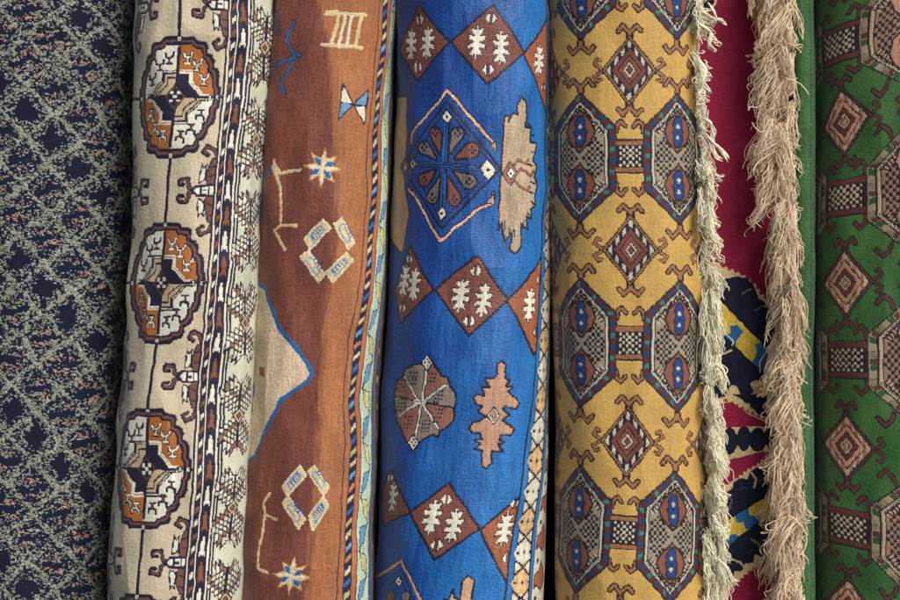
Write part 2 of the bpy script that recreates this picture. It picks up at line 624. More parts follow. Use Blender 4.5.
    for k in range(-2, 8):
        y = r.px2c(262, 47)[1] + P / 2 * k
        for mir in (-1, 1):
            for sgn in (-1, 1):
                c.at(tx, y, -sgn, mir)
                for n_ in range(6):
                    h_, m = 3 + n_ * 5.2, (5, 5, 4, 4, 3, 2)[n_]
                    up, dn = [], []
                    for s_ in range(m):
                        up += [(1.5 + s_ * 4.4, h_ - 3 + s_ * 3.2), (1.5 + s_ * 4.4 + 3.6, h_ - 4.5 + s_ * 3.2)]
                        dn += [(1.5 + s_ * 4.4, h_ + .6 + s_ * 3.2), (1.5 + s_ * 4.4 - .4, h_ + 2.2 + s_ * 3.2)]
                    pts = up + [(2 + m * 4.4, h_ + 5 + m * 3.2)] + dn[::-1]
                    fc = (PALE, PALE, WH, lin((140, 112, 92)))[(n_ + k + (mir > 0) * 2) % 4]
                    c.fill(pts, fc, NV if (n_ + k) % 3 else lin((84, 52, 50)), 1.5)
                c.free()
        c.at(tx, y)
        c.rect(-1, -36, 1, 36, NV)
        c.dia(0, 0, 9, 8, TAN, NV, 1.4)
        c.dia(0, 0, 4, 3.5, RB, NV, 1)
        c.free()
    o = r.build('cream_carpet', c, M_PILE, relief=0.13, streak=0.07, grain=0.07, mottle=0.07)
    tag(o, 'cream carpet with a column of brown and white lobed medallions and a striped border', 'carpet')
    return r


cream_carpet()

# ------------------------------------------------------------------ 3 rust carpet
def rust_carpet():
    r = Roll(left=[(-70, 268), (0, 268), (80, 262), (160, 256), (240, 255), (300, 253), (350, 250), (400, 247), (450, 243), (520, 240), (600, 236), (670, 232)],
             right=[(-70, 398), (0, 397), (100, 394), (200, 390), (300, 387), (400, 381), (500, 378), (600, 376), (670, 374)],
             spine=[(-60, 384), (0, 382), (67, 376), (133, 370), (200, 368.5), (267, 362), (333, 350), (400, 345), (440, 346), (533, 341), (600, 338), (670, 336)],
             yc=0.07, depth=0.145, n=2.3, seed=4, wob=2.4)
    RD = lin((112, 61, 54)); OG = lin((166, 107, 68)); CR = lin((216, 194, 148)); BL = lin((40, 100, 160)); LB = lin((104, 152, 190))
    WH = lin((226, 218, 190)); NV = lin((34, 30, 56)); MINT = lin((186, 206, 180)); YE = lin((206, 204, 128)); TAN = lin((216, 194, 164)); PK = lin((214, 150, 112))
    c = r.canvas(OG)
    X = (np.arange(c.w) / R + c.a0)[None, :]
    Y = (np.arange(c.h) / R + c.v0)[:, None]
    # two wool colours with painted nap sheen meet along a ragged line; streaky abrash inside
    cut = np.interp(Y[:, 0], *np.array([r.px2c(p, y)[::-1] for y, p in ((0, 318), (60, 330), (140, 338), (260, 338), (300, 330), (400, 318), (500, 312), (600, 305))]).T)[:, None]
    t = (X - cut) + smooth_noise(c.h, c.w, 14 * R, 2.0 * R, 40) * 4 + smooth_noise(c.h, c.w, 90 * R, 12 * R, 43) * 4
    t = np.clip(t / 8 + .5, 0, 1)[..., None]
    RD2 = np.array(lin((140, 80, 60)))
    m = np.clip(smooth_noise(c.h, c.w, 60 * R, 16 * R, 41) * .35 + smooth_noise(c.h, c.w, 12 * R, 1.5 * R, 42) * .3 + .35, 0, 1)[..., None]
    c.c[:] = (np.array(RD) * (1 - m) + RD2 * m) * (1 - t) + np.array(OG) * t

    def px3(ox, oy):
        r.usepx(c, 3.0, ox, oy)
    # big tan medallion at the left with a blue edge
    px3(240, 200)
    med = [(-20, 100), (40, 205), (73, 265), (80, 295), (112, 375), (160, 440), (203, 492), (218, 520), (203, 545), (120, 600), (95, 650), (62, 715), (40, 770), (-20, 830)]
    c.fill(med, TAN)
    c.stroke(med, 4.6, BL)
    c.rect(50, 503, 68, 527, lin((150, 70, 60)), NV, 1)
    c.stroke([(100, -110), (78, -60), (72, 0), (66, 40), (50, 70)], 3.2, BL)
    c.stroke([(30, 350), (36, 430), (30, 500), (34, 560), (28, 640)], 3.2, BL)
    px3(240, 0)
    # comb
    for p, w in (([(256, 38), (378, 44)], 3.6), ([(246, 131), (370, 143)], 3.6), ([(278, 35), (296, 45), (272, 130)], 4), ([(318, 42), (300, 135)], 3.4), ([(338, 45), (326, 138)], 3.4), ([(366, 44), (350, 140)], 3.8), ([(262, 34), (290, 36)], 4.5)):
        c.stroke(p, w, WH if w < 3.5 else CR)
    # blue scribble
    for p in ([(106, 36), (116, 70), (118, 100)], [(160, 66), (148, 92), (141, 118), (152, 150), (162, 166), (180, 166)], [(105, 208), (128, 186), (162, 168)],
              [(160, 170), (152, 190), (136, 222)], [(126, 232), (122, 252), (132, 282)]):
        c.stroke(p, 4.0, lin((44, 40, 60)))
        c.stroke(p, 2.7, BL)
    # bow tie
    c.fill([(310, 250), (345, 312), (303, 306)], WH, NV, 1.4)
    c.fill([(303, 306), (345, 312), (295, 360)], LB, NV, 1.4)
    c.fill([(345, 312), (390, 268), (386, 318)], LB, NV, 1.4)
    c.fill([(345, 312), (386, 318), (378, 370)], WH, NV, 1.4)

    def star(px, py, s=1.0):
        a, b = r.px2c(px, py)
        c.at(a, b, s, s, rot=.1)
        pts = []
        for k in range(8):
            t1 = k * math.pi / 4
            rr = 20 if k % 2 == 0 else 19
            pts += [(rr * math.sin(t1), -rr * math.cos(t1)), (9 * math.sin(t1 + math.pi / 8), -9.5 * math.cos(t1 + math.pi / 8))]
        c.fill(pts, CR, lin((184, 130, 80)), 1.0)
        for k in range(4):
            t1 = math.pi / 4 + k * math.pi / 2 + (.0 if k % 2 else .25)
            u_, w_ = (math.sin(t1), -math.cos(t1)), (math.cos(t1), math.sin(t1))
            c.fill([(u_[0] * 3, u_[1] * 3), (u_[0] * 8 + w_[0] * 3, u_[1] * 8 + w_[1] * 3), (u_[0] * 14, u_[1] * 14), (u_[0] * 8 - w_[0] * 3, u_[1] * 8 - w_[1] * 3)], BL)
        c.stroke([(0, 0), (0, -13)], 1.8, WH); c.stroke([(0, 0), (0, 13)], 1.8, WH); c.stroke([(-12, 0), (12, 0)], 1.8, WH)
        c.free()
    star(322.5, 167.7)
    star(291.3, 576.5, .96)
    # stick figures
    px3(240, 0)
    for p in ([(100, 483), (108, 520), (115, 560), (122, 640), (122, 672)], [(108, 522), (178, 508)], [(122, 676), (170, 676)], [(120, 676), (102, 690), (134, 752)]):
        c.stroke(p, 2.9, CR)
    c.fill([(94, 500), (100, 483), (118, 512), (104, 530)], CR)
    px3(240, 400)
    for p in ([(82, 282), (65, 308), (66, 340), (58, 400), (50, 460), (50, 505), (80, 520)], [(68, 346), (102, 360)]):
        c.stroke(p, 2.7, CR)

    def bars(polys):
        for p in polys:
            c.fill(p, CR, lin((224, 216, 180)), 1.2)
            q_ = np.array(p, float); m_ = q_.mean(0); q2 = m_ + (q_ - m_) * .58
            c.stroke(q2, 1.3, LB, True)
            # little strokes of blue along the long axis
            e1, e2 = q2[1] - q2[0], q2[2] - q2[1]
            if np.hypot(*e1) < np.hypot(*e2):
                e1, e2 = e2, e1
                o_ = q2[1]
            else:
                o_ = q2[0]
            for k in range(5):
                s_ = o_ + (e1 * (k + .5) / 5 if o_ is q2[0] or True else 0)
                c.stroke([s_ + e2 * .15, s_ + e2 * .75], 1.2, BL)
    px3(240, 200)
    bars([[(190, 115), (250, 55), (272, 85), (210, 148)], [(280, 72), (305, 52), (345, 128), (325, 150)], [(180, 170), (205, 150), (257, 225), (235, 248)], [(258, 217), (318, 155), (340, 180), (280, 248)]])
    px3(240, 400)
    bars([[(122, 262), (180, 195), (200, 225), (142, 290)], [(203, 213), (225, 198), (270, 262), (250, 288)], [(122, 312), (145, 290), (195, 360), (175, 390)], [(205, 350), (250, 290), (270, 315), (222, 392)]])
    c.free()
    # borders (a = 0 is the thin line)
    lo, hi = V0 - 40, V1 + 40
    NVt = NV
    c.rect(1, lo, 120, hi, OG)
    c.rect(-0.7, lo, .7, hi, NVt)
    c.rect(6.2, lo, 14.6, hi, NVt)
    y, i = lo, 0
    cols = (lin((196, 184, 146)), LB, lin((180, 120, 90)), lin((200, 192, 160)), BL, lin((176, 172, 112)))
    while y < hi:
        c.fill([(7.2, y + 6), (13.6, y + .5), (13.6, y + 5.5), (7.2, y + 11)], cols[i % 6])
        y += 11.8; i += 1
    c.rect(14.6, lo, 20, hi, lin((176, 106, 70)))
    c.rect(20, lo, 21.4, hi, NVt)
    c.rect(21.4, lo, 41, hi, MINT)
    y, i = lo, 0
    while y < hi:
        s_ = 1 if i % 2 else -1
        xm = 31
        c.stroke([(xm - 7 * s_, y - 16), (xm + 7 * s_, y + 12)], 1.3, NVt)
        c.fill([(xm - 5 * s_, y - 14), (xm + 4 * s_, y - 11), (xm + 7 * s_, y + 8), (xm - 1 * s_, y + 3)], (LB, YE)[i % 2], NVt, .9)
        y += 27; i += 1
    c.rect(41, lo, 42.6, hi, NVt)
    c.rect(42.6, lo, 45, hi, BL)
    c.rect(45, lo, 46.4, hi, NVt)
    c.rect(46.4, lo, 52, hi, lin((150, 92, 66)))
    c.rect(52, lo, 53.5, hi, NVt)
    c.rect(53.5, lo, 120, hi, lin((70, 60, 70)))
    for k in range(60):
        c.dia(58, lo + k * 14, 4, 6, CR if k % 2 else BL, NVt, 1)
    o = r.build('rust_carpet', c, M_PILE, relief=0.14, streak=0.20, grain=0.14, mottle=0.12, warp=.8)  # grain also paints speckled pile highlights into the colour
    tag(o, 'rust and orange carpet with small cream and blue figures and a tan medallion', 'carpet')


rust_carpet()

# ------------------------------------------------------------------ 4 blue carpet
def blue_carpet():
    r = Roll(left=[(-70, 398), (0, 397), (100, 395), (200, 391), (300, 388), (400, 382), (500, 378), (600, 375), (670, 373)],
             right=[(-70, 551), (0, 551), (330, 551.5), (380, 550), (430, 548), (500, 545), (600, 542), (670, 540)],
             spine=[(-60, 547.5), (0, 547), (100, 546), (200, 544.3), (267, 542.5), (347, 538), (400, 534), (440, 527), (490, 520), (540, 512), (567, 508), (600, 504), (670, 497)],
             yc=0.06, depth=0.15, n=2.3, seed=5, wob=2.0)
    BLU = lin((14, 92, 168)); RU = lin((124, 72, 62)); WH = lin((228, 224, 206)); NV = lin((20, 20, 48)); TAN = lin((196, 160, 124)); OL = lin((114, 108, 98)); PK = lin((214, 160, 134))
    c = r.canvas(BLU)
    X = (np.arange(c.w) / R + c.a0)[None, :]
    Y = (np.arange(c.h) / R + c.v0)[:, None]
    # right-hand light and sheen painted in: deep to lighter blue towards the border
    x0, x1 = r.px2c(420, 300)[0], r.px2c(535, 300)[0]
    t = np.clip((X - x0) / (x1 - x0) + smooth_noise(c.h, c.w, 35 * R, 25 * R, 50) * .22 + smooth_noise(c.h, c.w, 22 * R, 1.6 * R, 51) * .28, 0, 1)[..., None]  # fine streak noise paints brushed silk sheen into the blue
    c.c[:] = np.array(lin((4, 62, 142))) * (1 - t) + np.array(lin((28, 112, 184))) * t

    def tree(x, y, s=1.0):
        p = c.T(np.array([(x, y)], float))[0]
        old = c.T
        c.at(p[0], p[1], s * .88, s * .98, rot=.04)
        sh = [(.8, -17), (.9, -12.5), (7, -14), (5.5, -10), (2.6, -7), (3.5, -5.6), (10, -6.8), (8.6, -2.6), (3.2, -1.4), (3.2, 1.4), (8.6, 2.6), (10, 6.8), (3.5, 5.6), (2.6, 7), (5.5, 10), (7, 14), (.9, 12.5), (.8, 17)]
        pts = sh + [(-a, b) for a, b in sh[::-1]]
        c.fill(pts, WH, NV, 1.6)
        c.fill(pts, WH)
        c.stroke([(0, -16), (0, 16)], 1.6, WH)
        c.T = old

    def tri(x, y, s=1.0):
        p = c.T(np.array([(x, y)], float))[0]
        old = c.T
        c.at(p[0], p[1], s, s)
        c.fill([(-1.2, -7), (-1.2, 6), (-6.5, 0)], WH, NV, .9)
        c.fill([(1.2, -7), (1.2, 6), (6.5, 0)], WH, NV, .9)
        c.T = old

    def diam(p, col=RU):
        c.fill(p, col, NV, 2.4)

    RU2 = lin((158, 92, 62))
    r.usepx(c, 3.0, 375, 0)
    diam([(128, 15), (222, 125), (120, 242), (72, 150)])
    for x, y in ((152, 128), (100, 135)):
        tree(x, y)
    tri(128, 58); tri(121, 200)
    diam([(355, 12), (447, 158), (338, 252), (226, 125)])
    tree(305, 125); tree(378, 143); tri(348, 54); tri(340, 210)
    a3 = r.px2c(523.5, 53)
    c.free()
    for (px, py) in ((523.5, 53), (508, 301), (480, 530)):
        a, b = r.px2c(px, py)
        s_ = {53: .16, 301: .1, 530: .2}[py]
        c.at(a, b, 1, 1, shy=s_)
        c.fill([(0, 0), (42, -48), (84, 0), (38, 50)], RU2, NV, 2.4)
        c.free()
    r.usepx(c, 3.0, 375, 0)
    tree(493, 180, .95); tri(505, 262, .7)
    # first medallion: pink framed lozenge
    r.usepx(c, 3.53, 395, 80)
    outer = [(183, 20), (372, 232), (362, 262), (345, 246), (372, 312), (345, 385), (362, 372), (352, 438), (163, 585), (30, 378), (34, 345), (18, 300), (38, 250), (36, 190), (60, 172)]
    for p in ([(48, 222), (50, 190), (90, 140), (150, 78), (183, 35), (240, 100), (300, 170), (352, 228), (356, 246)],
              [(42, 388), (62, 412), (100, 478), (160, 570), (215, 520), (280, 465), (345, 432), (348, 400)]):
        c.stroke(p, 5.2, NV)
    c.fill([(183, 72), (362, 310), (300, 400), (165, 528), (60, 400), (28, 300), (90, 190)], lin((12, 66, 140)))
    c.stroke([(183, 76), (374, 312), (165, 524), (24, 300)], 2.3, NV, True)
    c.stroke([(183, 100), (350, 312), (165, 500), (48, 300)], 1.2, NV, True)
    for p in ([(48, 222), (50, 190), (90, 140), (150, 78), (183, 35), (240, 100), (300, 170), (352, 228), (356, 246)],
              [(42, 388), (62, 412), (100, 478), (160, 570), (215, 520), (280, 465), (345, 432), (348, 400)]):
        c.stroke(p, 2.7, PK)
        pp = c.T(np.array(p, float))
        d_ = np.linalg.norm(np.diff(pp, axis=0), axis=1)
        cu = np.r_[0, np.cumsum(d_)]
        for s_ in np.arange(2, cu[-1] - 1, 3.4):
            xx, yy = np.interp(s_, cu, pp[:, 0]), np.interp(s_, cu, pp[:, 1])
            old = c.T; c.free(); c.dot(xx, yy, .8, .8, WH); c.T = old
    c.fill([(352, 215), (362, 250), (335, 232)], PK, NV, 1)
    c.fill([(352, 395), (352, 440), (325, 430)], PK, NV, 1)
    # cross arms and petals
    c.stroke([(182, 150), (172, 300), (165, 445)], 7.0, NV); c.stroke([(182, 150), (172, 300), (165, 445)], 4.4, lin((20, 90, 170)))
    c.stroke([(80, 297), (172, 300), (300, 312)], 6.0, NV); c.stroke([(80, 297), (172, 300), (300, 312)], 3.6, lin((20, 90, 170)))
    c.stroke([(182, 150), (172, 300), (165, 445)], 1.4, NV); c.stroke([(80, 297), (172, 300), (300, 312)], 1.4, NV)

    def petal(p, col):
        q_ = np.array(p, float); m_ = q_[1:-1].mean(0)
        p = [tuple(m_ + (a - m_) * 1.13) for a in q_]
        c.fill(p, col, NV, 2.2)
        for dx, dy in ((-9, -4), (6, -12), (9, 6), (-5, 11)):
            c.dot(m_[0] + dx, m_[1] + dy, 5.2, 5.2, NV)
    cx0, cy0 = 173, 300
    for ox, oy, rad, col in ((138, 186, 22, RU), (222, 188, 24, OL), (98, 238, 23, OL), (272, 246, 29, RU), (96, 352, 24, RU), (128, 415, 23, OL), (262, 360, 27, OL), (210, 420, 26, RU)):
        d = np.array([ox - cx0, oy - cy0], float); L_ = np.hypot(*d); d /= L_; n_ = np.array([-d[1], d[0]])
        tip = np.array([cx0, cy0]) + d * L_ * .36
        pts = [tuple(tip - n_ * 3), tuple(np.array([ox, oy]) - n_ * rad - d * 6)]
        for t_ in np.linspace(-1.3, 1.3, 7):
            pts.append(tuple(np.array([ox, oy]) + d * rad * .95 * math.cos(t_) + n_ * rad * math.sin(t_)))
        pts += [tuple(np.array([ox, oy]) + n_ * rad - d * 6), tuple(tip + n_ * 3)]
        c.fill(pts, col, NV, 2.4)
        for dx, dy in ((0, -11), (0, 9), (-9, 0), (9, 0)):
            c.rect(ox + dx - 4.5, oy + dy - 4.5, ox + dx + 4.5, oy + dy + 4.5, NV)
    for (x, y, rx, ry) in ((183, 130, 22, 24), (165, 472, 17, 27), (55, 296, 14, 19)):
        c.dia(x, y, rx, ry, WH, NV, 1.4); c.dia(x, y, 7, 8, NV)
    c.fill([(300, 312), (312, 295), (325, 280), (340, 295), (358, 315), (345, 335), (330, 352), (312, 335)], WH, NV, 1.4)
    c.dia(328, 316, 9, 8, NV)
    # serrated leaf right of it
    r.usepx(c, 3.0, 375, 0)
    leaf = [(388, 352), (402, 345), (402, 365), (415, 335), (428, 345), (426, 318), (440, 293), (452, 305), (455, 355), (450, 382), (470, 382), (468, 425), (487, 430), (476, 478), (488, 500),
            (480, 530), (488, 560), (478, 590), (484, 615), (468, 625), (470, 655), (452, 650), (458, 690), (440, 672), (437, 745), (422, 762), (406, 750), (410, 698), (392, 722), (386, 700), (384, 668), (374, 690), (376, 600)]
    c.fill(leaf, lin((178, 158, 130)), NV, 2.2)
    c.stroke([(392, 370), (384, 520), (378, 660)], 1.6, PK)
    for x_, y_ in ((455, 370), (468, 402), (470, 455), (462, 492), (468, 545), (462, 575), (466, 606), (456, 640), (446, 662), (418, 690), (404, 684), (392, 665)):
        c.stroke([(x_, y_), (x_ + 12 * (1 if y_ < 650 else 0), y_ + (5 if y_ < 650 else 20))], 1.8, NV)
    for p in ([(418, 500), (432, 478), (455, 492), (462, 480)], [(425, 520), (440, 505), (470, 528), (478, 515)], [(418, 540), (434, 560), (456, 572), (462, 560)]):
        c.stroke(p, 3.0, NV); c.stroke(p, 1.5, RU2)
    c.dia(407, 520, 24, 36, lin((150, 100, 80)), NV, 1.2)
    c.dia(409, 520, 13, 18, WH, NV, 1.2); c.dia(409, 520, 4, 5, NV)
    # counterpart on the far left
    c.fill([(60, 290), (84, 290), (88, 400), (82, 470), (98, 500), (80, 530), (92, 640), (80, 690), (70, 760), (40, 700)], TAN, NV, 1.6)
    c.dia(80, 500, 14, 30, lin((120, 70, 60)), NV, 1.2); c.dia(82, 500, 5, 12, WH, NV, 1)
    # second row of diamonds
    r.usepx(c, 3.0, 375, 200)
    diam([(95, 135), (175, 268), (70, 372), (55, 270)])
    tree(112, 255); tree(80, 242); tri(92, 178, .9); tri(76, 325, .9)
    diam([(305, 165), (402, 300), (280, 407), (178, 270)])
    tree(257, 285); tree(327, 300); tri(302, 214); tri(282, 365)
    tree(468, 315); tri(497, 240, .8); tri(488, 398, .8)
    # third row
    r.usepx(c, 3.0, 375, 400)
    diam([(45, 208), (108, 338), (18, 380), (10, 300)])
    tree(47, 295); tri(42, 235, .8)
    diam([(222, 248), (315, 388), (178, 480), (106, 338)])
    tree(170, 352); tree(236, 378); tri(213, 300, .95); tri(184, 437, .95)
    tree(390, 388); tri(418, 312, .9); tri(398, 475, .9)
    # bottom medallion corner and leaf tip
    p = [(0, 540), (30, 512), (78, 485), (110, 550), (150, 640)]
    c.stroke(p, 4.6, NV); c.stroke(p, 2.6, PK)
    c.stroke([(10, 560), (76, 508), (110, 590), (125, 640)], 1.4, NV)
    c.stroke([(14, 590), (74, 560 - 30), (90, 580), (100, 640)], 1.4, NV)
    c.dia(68, 545, 11, 18, WH, NV, 1.4); c.dia(68, 545, 4, 6, NV)
    c.dot(42, 592, 13, 20, RU, NV, 1.4); c.dot(90, 592, 14, 18, OL, NV, 1.4)
    c.fill([(205, 620), (208, 598), (222, 602), (235, 570), (240, 596), (258, 598), (263, 545), (280, 528), (298, 545), (292, 600), (300, 660), (220, 660)], TAN, NV, 1.8)
    # second medallion
    r.usepx(c, 4.29, 380, 340)
    OL = lin((138, 126, 114)); RU = lin((146, 98, 86))
    om = [(198, 70), (222, 98), (240, 120), (262, 155), (288, 160), (295, 190), (328, 235), (320, 290), (315, 345), (280, 380), (255, 388), (248, 418), (225, 405), (180, 428), (138, 478), (110, 440), (84, 392), (60, 350), (50, 240), (60, 180), (88, 152), (95, 125), (130, 110), (168, 98)]
    c.fill(om, RU, NV, 2.2)
    ctr = (172, 268)
    secs = [[ctr, (198, 80), (168, 98), (130, 110), (95, 125), (90, 158)], [ctr, (288, 190), (326, 235), (320, 292)], [ctr, (50, 242), (55, 300), (66, 335)], [ctr, (245, 385), (248, 415), (225, 405), (180, 428), (150, 445)]]
    for s_ in secs:
        c.fill(s_, OL)
    c.stroke(om, 2.0, NV, True)
    c.stroke([(54, 240), (172, 268), (318, 292)], 1.8, NV)
    for p in ([(198, 95), (185, 190), (172, 268), (155, 360), (145, 440)], [(95, 160), (130, 215), (160, 262)], [(280, 195), (230, 228), (182, 262)], [(70, 332), (105, 300), (155, 275)], [(245, 380), (215, 330), (178, 276)]):
        c.stroke(p, 3.6, NV); c.stroke(p, 1.9, WH)
    c.rect(140, 256, 190, 272, WH); c.rect(142, 262, 188, 266, NV)
    for x, y in ((198, 98), (138, 442)):
        c.dia(x, y, 26, 34, WH, NV, 1.4)
        for dx, dy in ((0, -13), (0, 13), (-9, 0), (9, 0)):
            c.dot(x + dx, y + dy, 4.5, 5.5, NV)
    for gx, gy, n_ in ((132, 165, 0), (215, 170, 1), (78, 195, 2), (245, 245, 3), (78, 280, 4), (110, 355, 5), (190, 370, 6), (245, 325, 7)):
        for ax in range(3):
            for ay in range(-1, 3):
                if (ax, ay) in ((0, 0), (2, 2)) and n_ % 2:
                    continue
                c.rect(gx + (ax - 1) * 14 - (ay - 1) * 3 - 4, gy + (ay - .5) * 16 - 4.5, gx + (ax - 1) * 14 - (ay - 1) * 3 + 4, gy + (ay - .5) * 16 + 4.5, NV)
    # tree leaf
    lf = [(520, 92), (538, 110), (538, 140), (540, 165), (562, 172), (542, 195), (572, 205), (552, 220), (565, 240), (585, 250), (598, 270), (580, 298), (540, 285), (530, 295), (556, 325), (528, 345), (560, 370), (578, 388), (560, 408), (520, 405),
          (512, 428), (536, 440), (508, 446), (530, 480), (485, 475), (482, 530), (455, 555), (438, 535), (442, 475), (402, 470), (432, 450), (405, 428), (440, 430), (430, 400), (400, 400), (385, 380), (400, 350), (430, 350), (458, 330), (420, 305), (442, 285),
          (410, 275), (400, 250), (415, 235), (450, 240), (440, 200), (472, 205), (452, 165), (485, 165), (500, 150), (500, 105)]
    c.fill(lf, lin((186, 144, 120)), NV, 2.2)
    c.dia(488, 325, 28, 36, WH, NV, 1.4); c.dia(488, 325, 17, 22, lin((200, 148, 120)), NV, 1); c.dia(488, 325, 9, 12, NV); c.dia(488, 325, 4, 5, WH)
    c.free()
    # border at the right
    lo, hi = V0 - 40, V1 + 40
    BL2 = lin((40, 112, 178)); CRM = lin((214, 208, 184)); TN = lin((206, 170, 122))
    c.rect(-1, lo, .9, hi, NV)
    c.rect(.9, lo, 7, hi, BL2)
    c.rect(7, lo, 8.6, hi, NV)
    c.rect(8.6, lo, 30, hi, CRM)
    n_ = 0
    y = lo
    while y < hi:
        x = 19.3
        gr = (CRM, TN)[n_ % 2]
        c.dia(x, y, 14, 20, gr)
        c.rect(8.6, y - 12, 30, y + 12, gr)
        c.dia(x, y, 2, 2.6, NV)
        for dx, dy in ((-4.5, -5), (4.5, -5), (-4.5, 5), (4.5, 5)):
            c.dia(x + dx, y + dy, 3.4, 4.2, WH if n_ % 2 == 0 else lin((224, 190, 140)))
        y += 30; n_ += 1
    y = lo
    while y < hi:
        for k in range(-4, 5):
            for e in (-1, 1):
                c.rect(x + k * 2.4 - 1.25, y + 15 + e * k * 1.7 - 1.25, x + k * 2.4 + 1.25, y + 15 + e * k * 1.7 + 1.25, NV)
        for e in (-1, 1):
            c.rect(x + e * 9 - 1.2, y - 1.5, x + e * 9 + 1.2, y + 1.5, NV)
        y += 30
    c.rect(30, lo, 31.6, hi, NV)
    c.rect(31.6, lo, 36, hi, BL2)
    c.rect(36, lo, 37.6, hi, NV)
    c.rect(37.6, lo, 110, hi, CRM)
    y, n_ = lo, 0
    while y < hi:
        c.fill([(39, y), (48, y - 4), (52, y - 12), (60, y - 4), (64, y + 6), (54, y + 16), (44, y + 10), (40, y + 14)], RU2, NV, 1.5)
        c.dot(44, y + 24, 2.5, 2.5, NV)
        y += 38; n_ += 1
    o = r.build('blue_carpet', c, M_SILK, relief=0.14, streak=0.26, grain=0.12, mottle=0.12, warp=.7)  # streak and mottle also paint silk sheen into the colour
    tag(o, 'bright blue carpet with rust diamonds, white trees and serrated tan leaves', 'carpet')


blue_carpet()


# ------------------------------------------------------------------ lozenge and octagon motifs shared by two rugs
def octagon(c, H, W, f, pal, sc=1.0):
    ol = pal['ol']
    P0 = [(0, -H), (W, -f), (W, f), (0, H), (-W, f), (-W, -f)]

    def sc_p(k, kk=None):
        kk = kk or k
        return [(x * k, y * kk) for x, y in P0]
    c.fill(P0, ol)
    c.fill(sc_p(.965), pal['band'][0])
    # blocks of colour round the band
    cols = pal['band']
    n = 0
    for (x1, y1), (x2, y2) in zip(P0, P0[1:] + P0[:1]):
        L = math.hypot(x2 - x1, y2 - y1)
        m = max(3, int(round(L / (6.5 * sc))))
        for k in range(m):
            t0, t1 = k / m, (k + .82) / m
            a = (x1 + (x2 - x1) * t0, y1 + (y2 - y1) * t0)
            b = (x1 + (x2 - x1) * t1, y1 + (y2 - y1) * t1)
            q_ = [(a[0] * .945, a[1] * .955), (b[0] * .945, b[1] * .955), (b[0] * .80, b[1] * .865), (a[0] * .80, a[1] * .865)]
            c.fill(q_, cols[n % len(cols)], cols[1] if n % 2 else None, .6)
            n += 1
    c.fill(sc_p(.80, .865), ol)
    c.fill(sc_p(.765, .845), pal['white'])
    # striped line: white with small ticks
    for (x1, y1), (x2, y2) in zip(P0, P0[1:] + P0[:1]):
        if abs(x1 - x2) < 1e-6:
            continue
        L = math.hypot(x2 - x1, y2 - y1)
        for kk in (.735, .66):
            ky = kk + .08
            m = int(L / 2.6)
            for k in range(m):
                t0 = (k + .5) / m
                x, y = (x1 + (x2 - x1) * t0), (y1 + (y2 - y1) * t0)
                c.stroke([(x * kk, y * ky), (x * (kk - .03), y * (ky - .03))], 1.1, ol)
    c.fill(sc_p(.70, .79), ol)
    c.fill(sc_p(.66, .76), pal['field'])
    for (x1, y1), (x2, y2) in zip(P0, P0[1:] + P0[:1]):
        if abs(x1 - x2) < 1e-6:
            continue
        L = math.hypot(x2 - x1, y2 - y1)
        m = int(L / 2.7)
        for k in range(m):
            t0 = (k + .5) / m
            x, y = (x1 + (x2 - x1) * t0), (y1 + (y2 - y1) * t0)
            c.stroke([(x * .655, y * .75), (x * .575, y * .67)], 1.1, ol if k % 2 else pal['white'])
    # checks left and right of the middle
    s = 2.9 * sc
    for side in (-1, 1):
        for i in range(-4, 5):
            for j in range(-6, 7):
                if (i + j) % 2:
                    continue
                x, y = side * 15.5 * sc * (W / 37 / sc) + i * s * 1.0, j * s * 1.08
                if abs(i * s) / (13.5 * sc) + abs(y) / (23 * sc) < 1 and abs(x) < W * .66:
                    c.rect(x - s * .52, y - s * .52, x + s * .52, y + s * .52, pal['check'])
    # two hexes with inner figure
    for sg in (-1, 1):
        cy = sg * H * .40
        hx, hy = 15.5 * sc, 21 * sc
        hexa = [(0, -hy), (hx * .75, -hy * .45), (hx, 0), (hx * .75, hy * .45), (0, hy), (-hx * .75, hy * .45), (-hx, 0), (-hx * .75, -hy * .45)]
        c.fill([(x, cy + y) for x, y in hexa], pal['hex'], ol, 2.0)
        fx = [(-2.5, -14), (2.5, -14), (5, -9), (5.5, -3), (7, 0), (5.5, 3), (6.5, 8), (3, 14), (-3, 14), (-5.5, 9), (-5, 4), (-7, 1), (-5, -2), (-6, -8)]
        c.fill([(x * sc * .95, cy + y * sc * 1.08) for x, y in fx], pal['fig'], ol, 1.6)
        c.dia(0, cy - 5 * sc, 2.2 * sc, 3 * sc, pal['white']); c.dia(0, cy + 6 * sc, 2.2 * sc, 3 * sc, pal['white'])
        c.dia(0, cy + 0.5 * sc, 1.6, 1.6, ol)


def horns(c, x, y, d, pal, s=1.0):
    """pair of hooks on an apex; d = -1 above, +1 below"""
    for w, col in ((6.8, pal['ol']), (3.3, pal['horn'])):
        c.stroke([(x, y), (x, y + 5 * d * s)], w + 1, col)
        for e in (-1, 1):
            c.stroke([(x, y + 5 * d * s), (x + e * 4 * s, y + 8 * d * s), (x + e * 8.5 * s, y + 12.5 * d * s), (x + e * 13.5 * s, y + 6.5 * d * s)], w * .85, col)


def side_horn(c, x, y, ex, ey, pal, s=1.0):
    for w, col in ((5.4, pal['ol']), (2.4, pal['horn'])):
        c.stroke([(x, y), (x + ex * 1 * s, y + ey * 9 * s), (x + ex * 6 * s, y + ey * 13 * s), (x + ex * 11.5 * s, y + ey * 6.5 * s)], w, col)


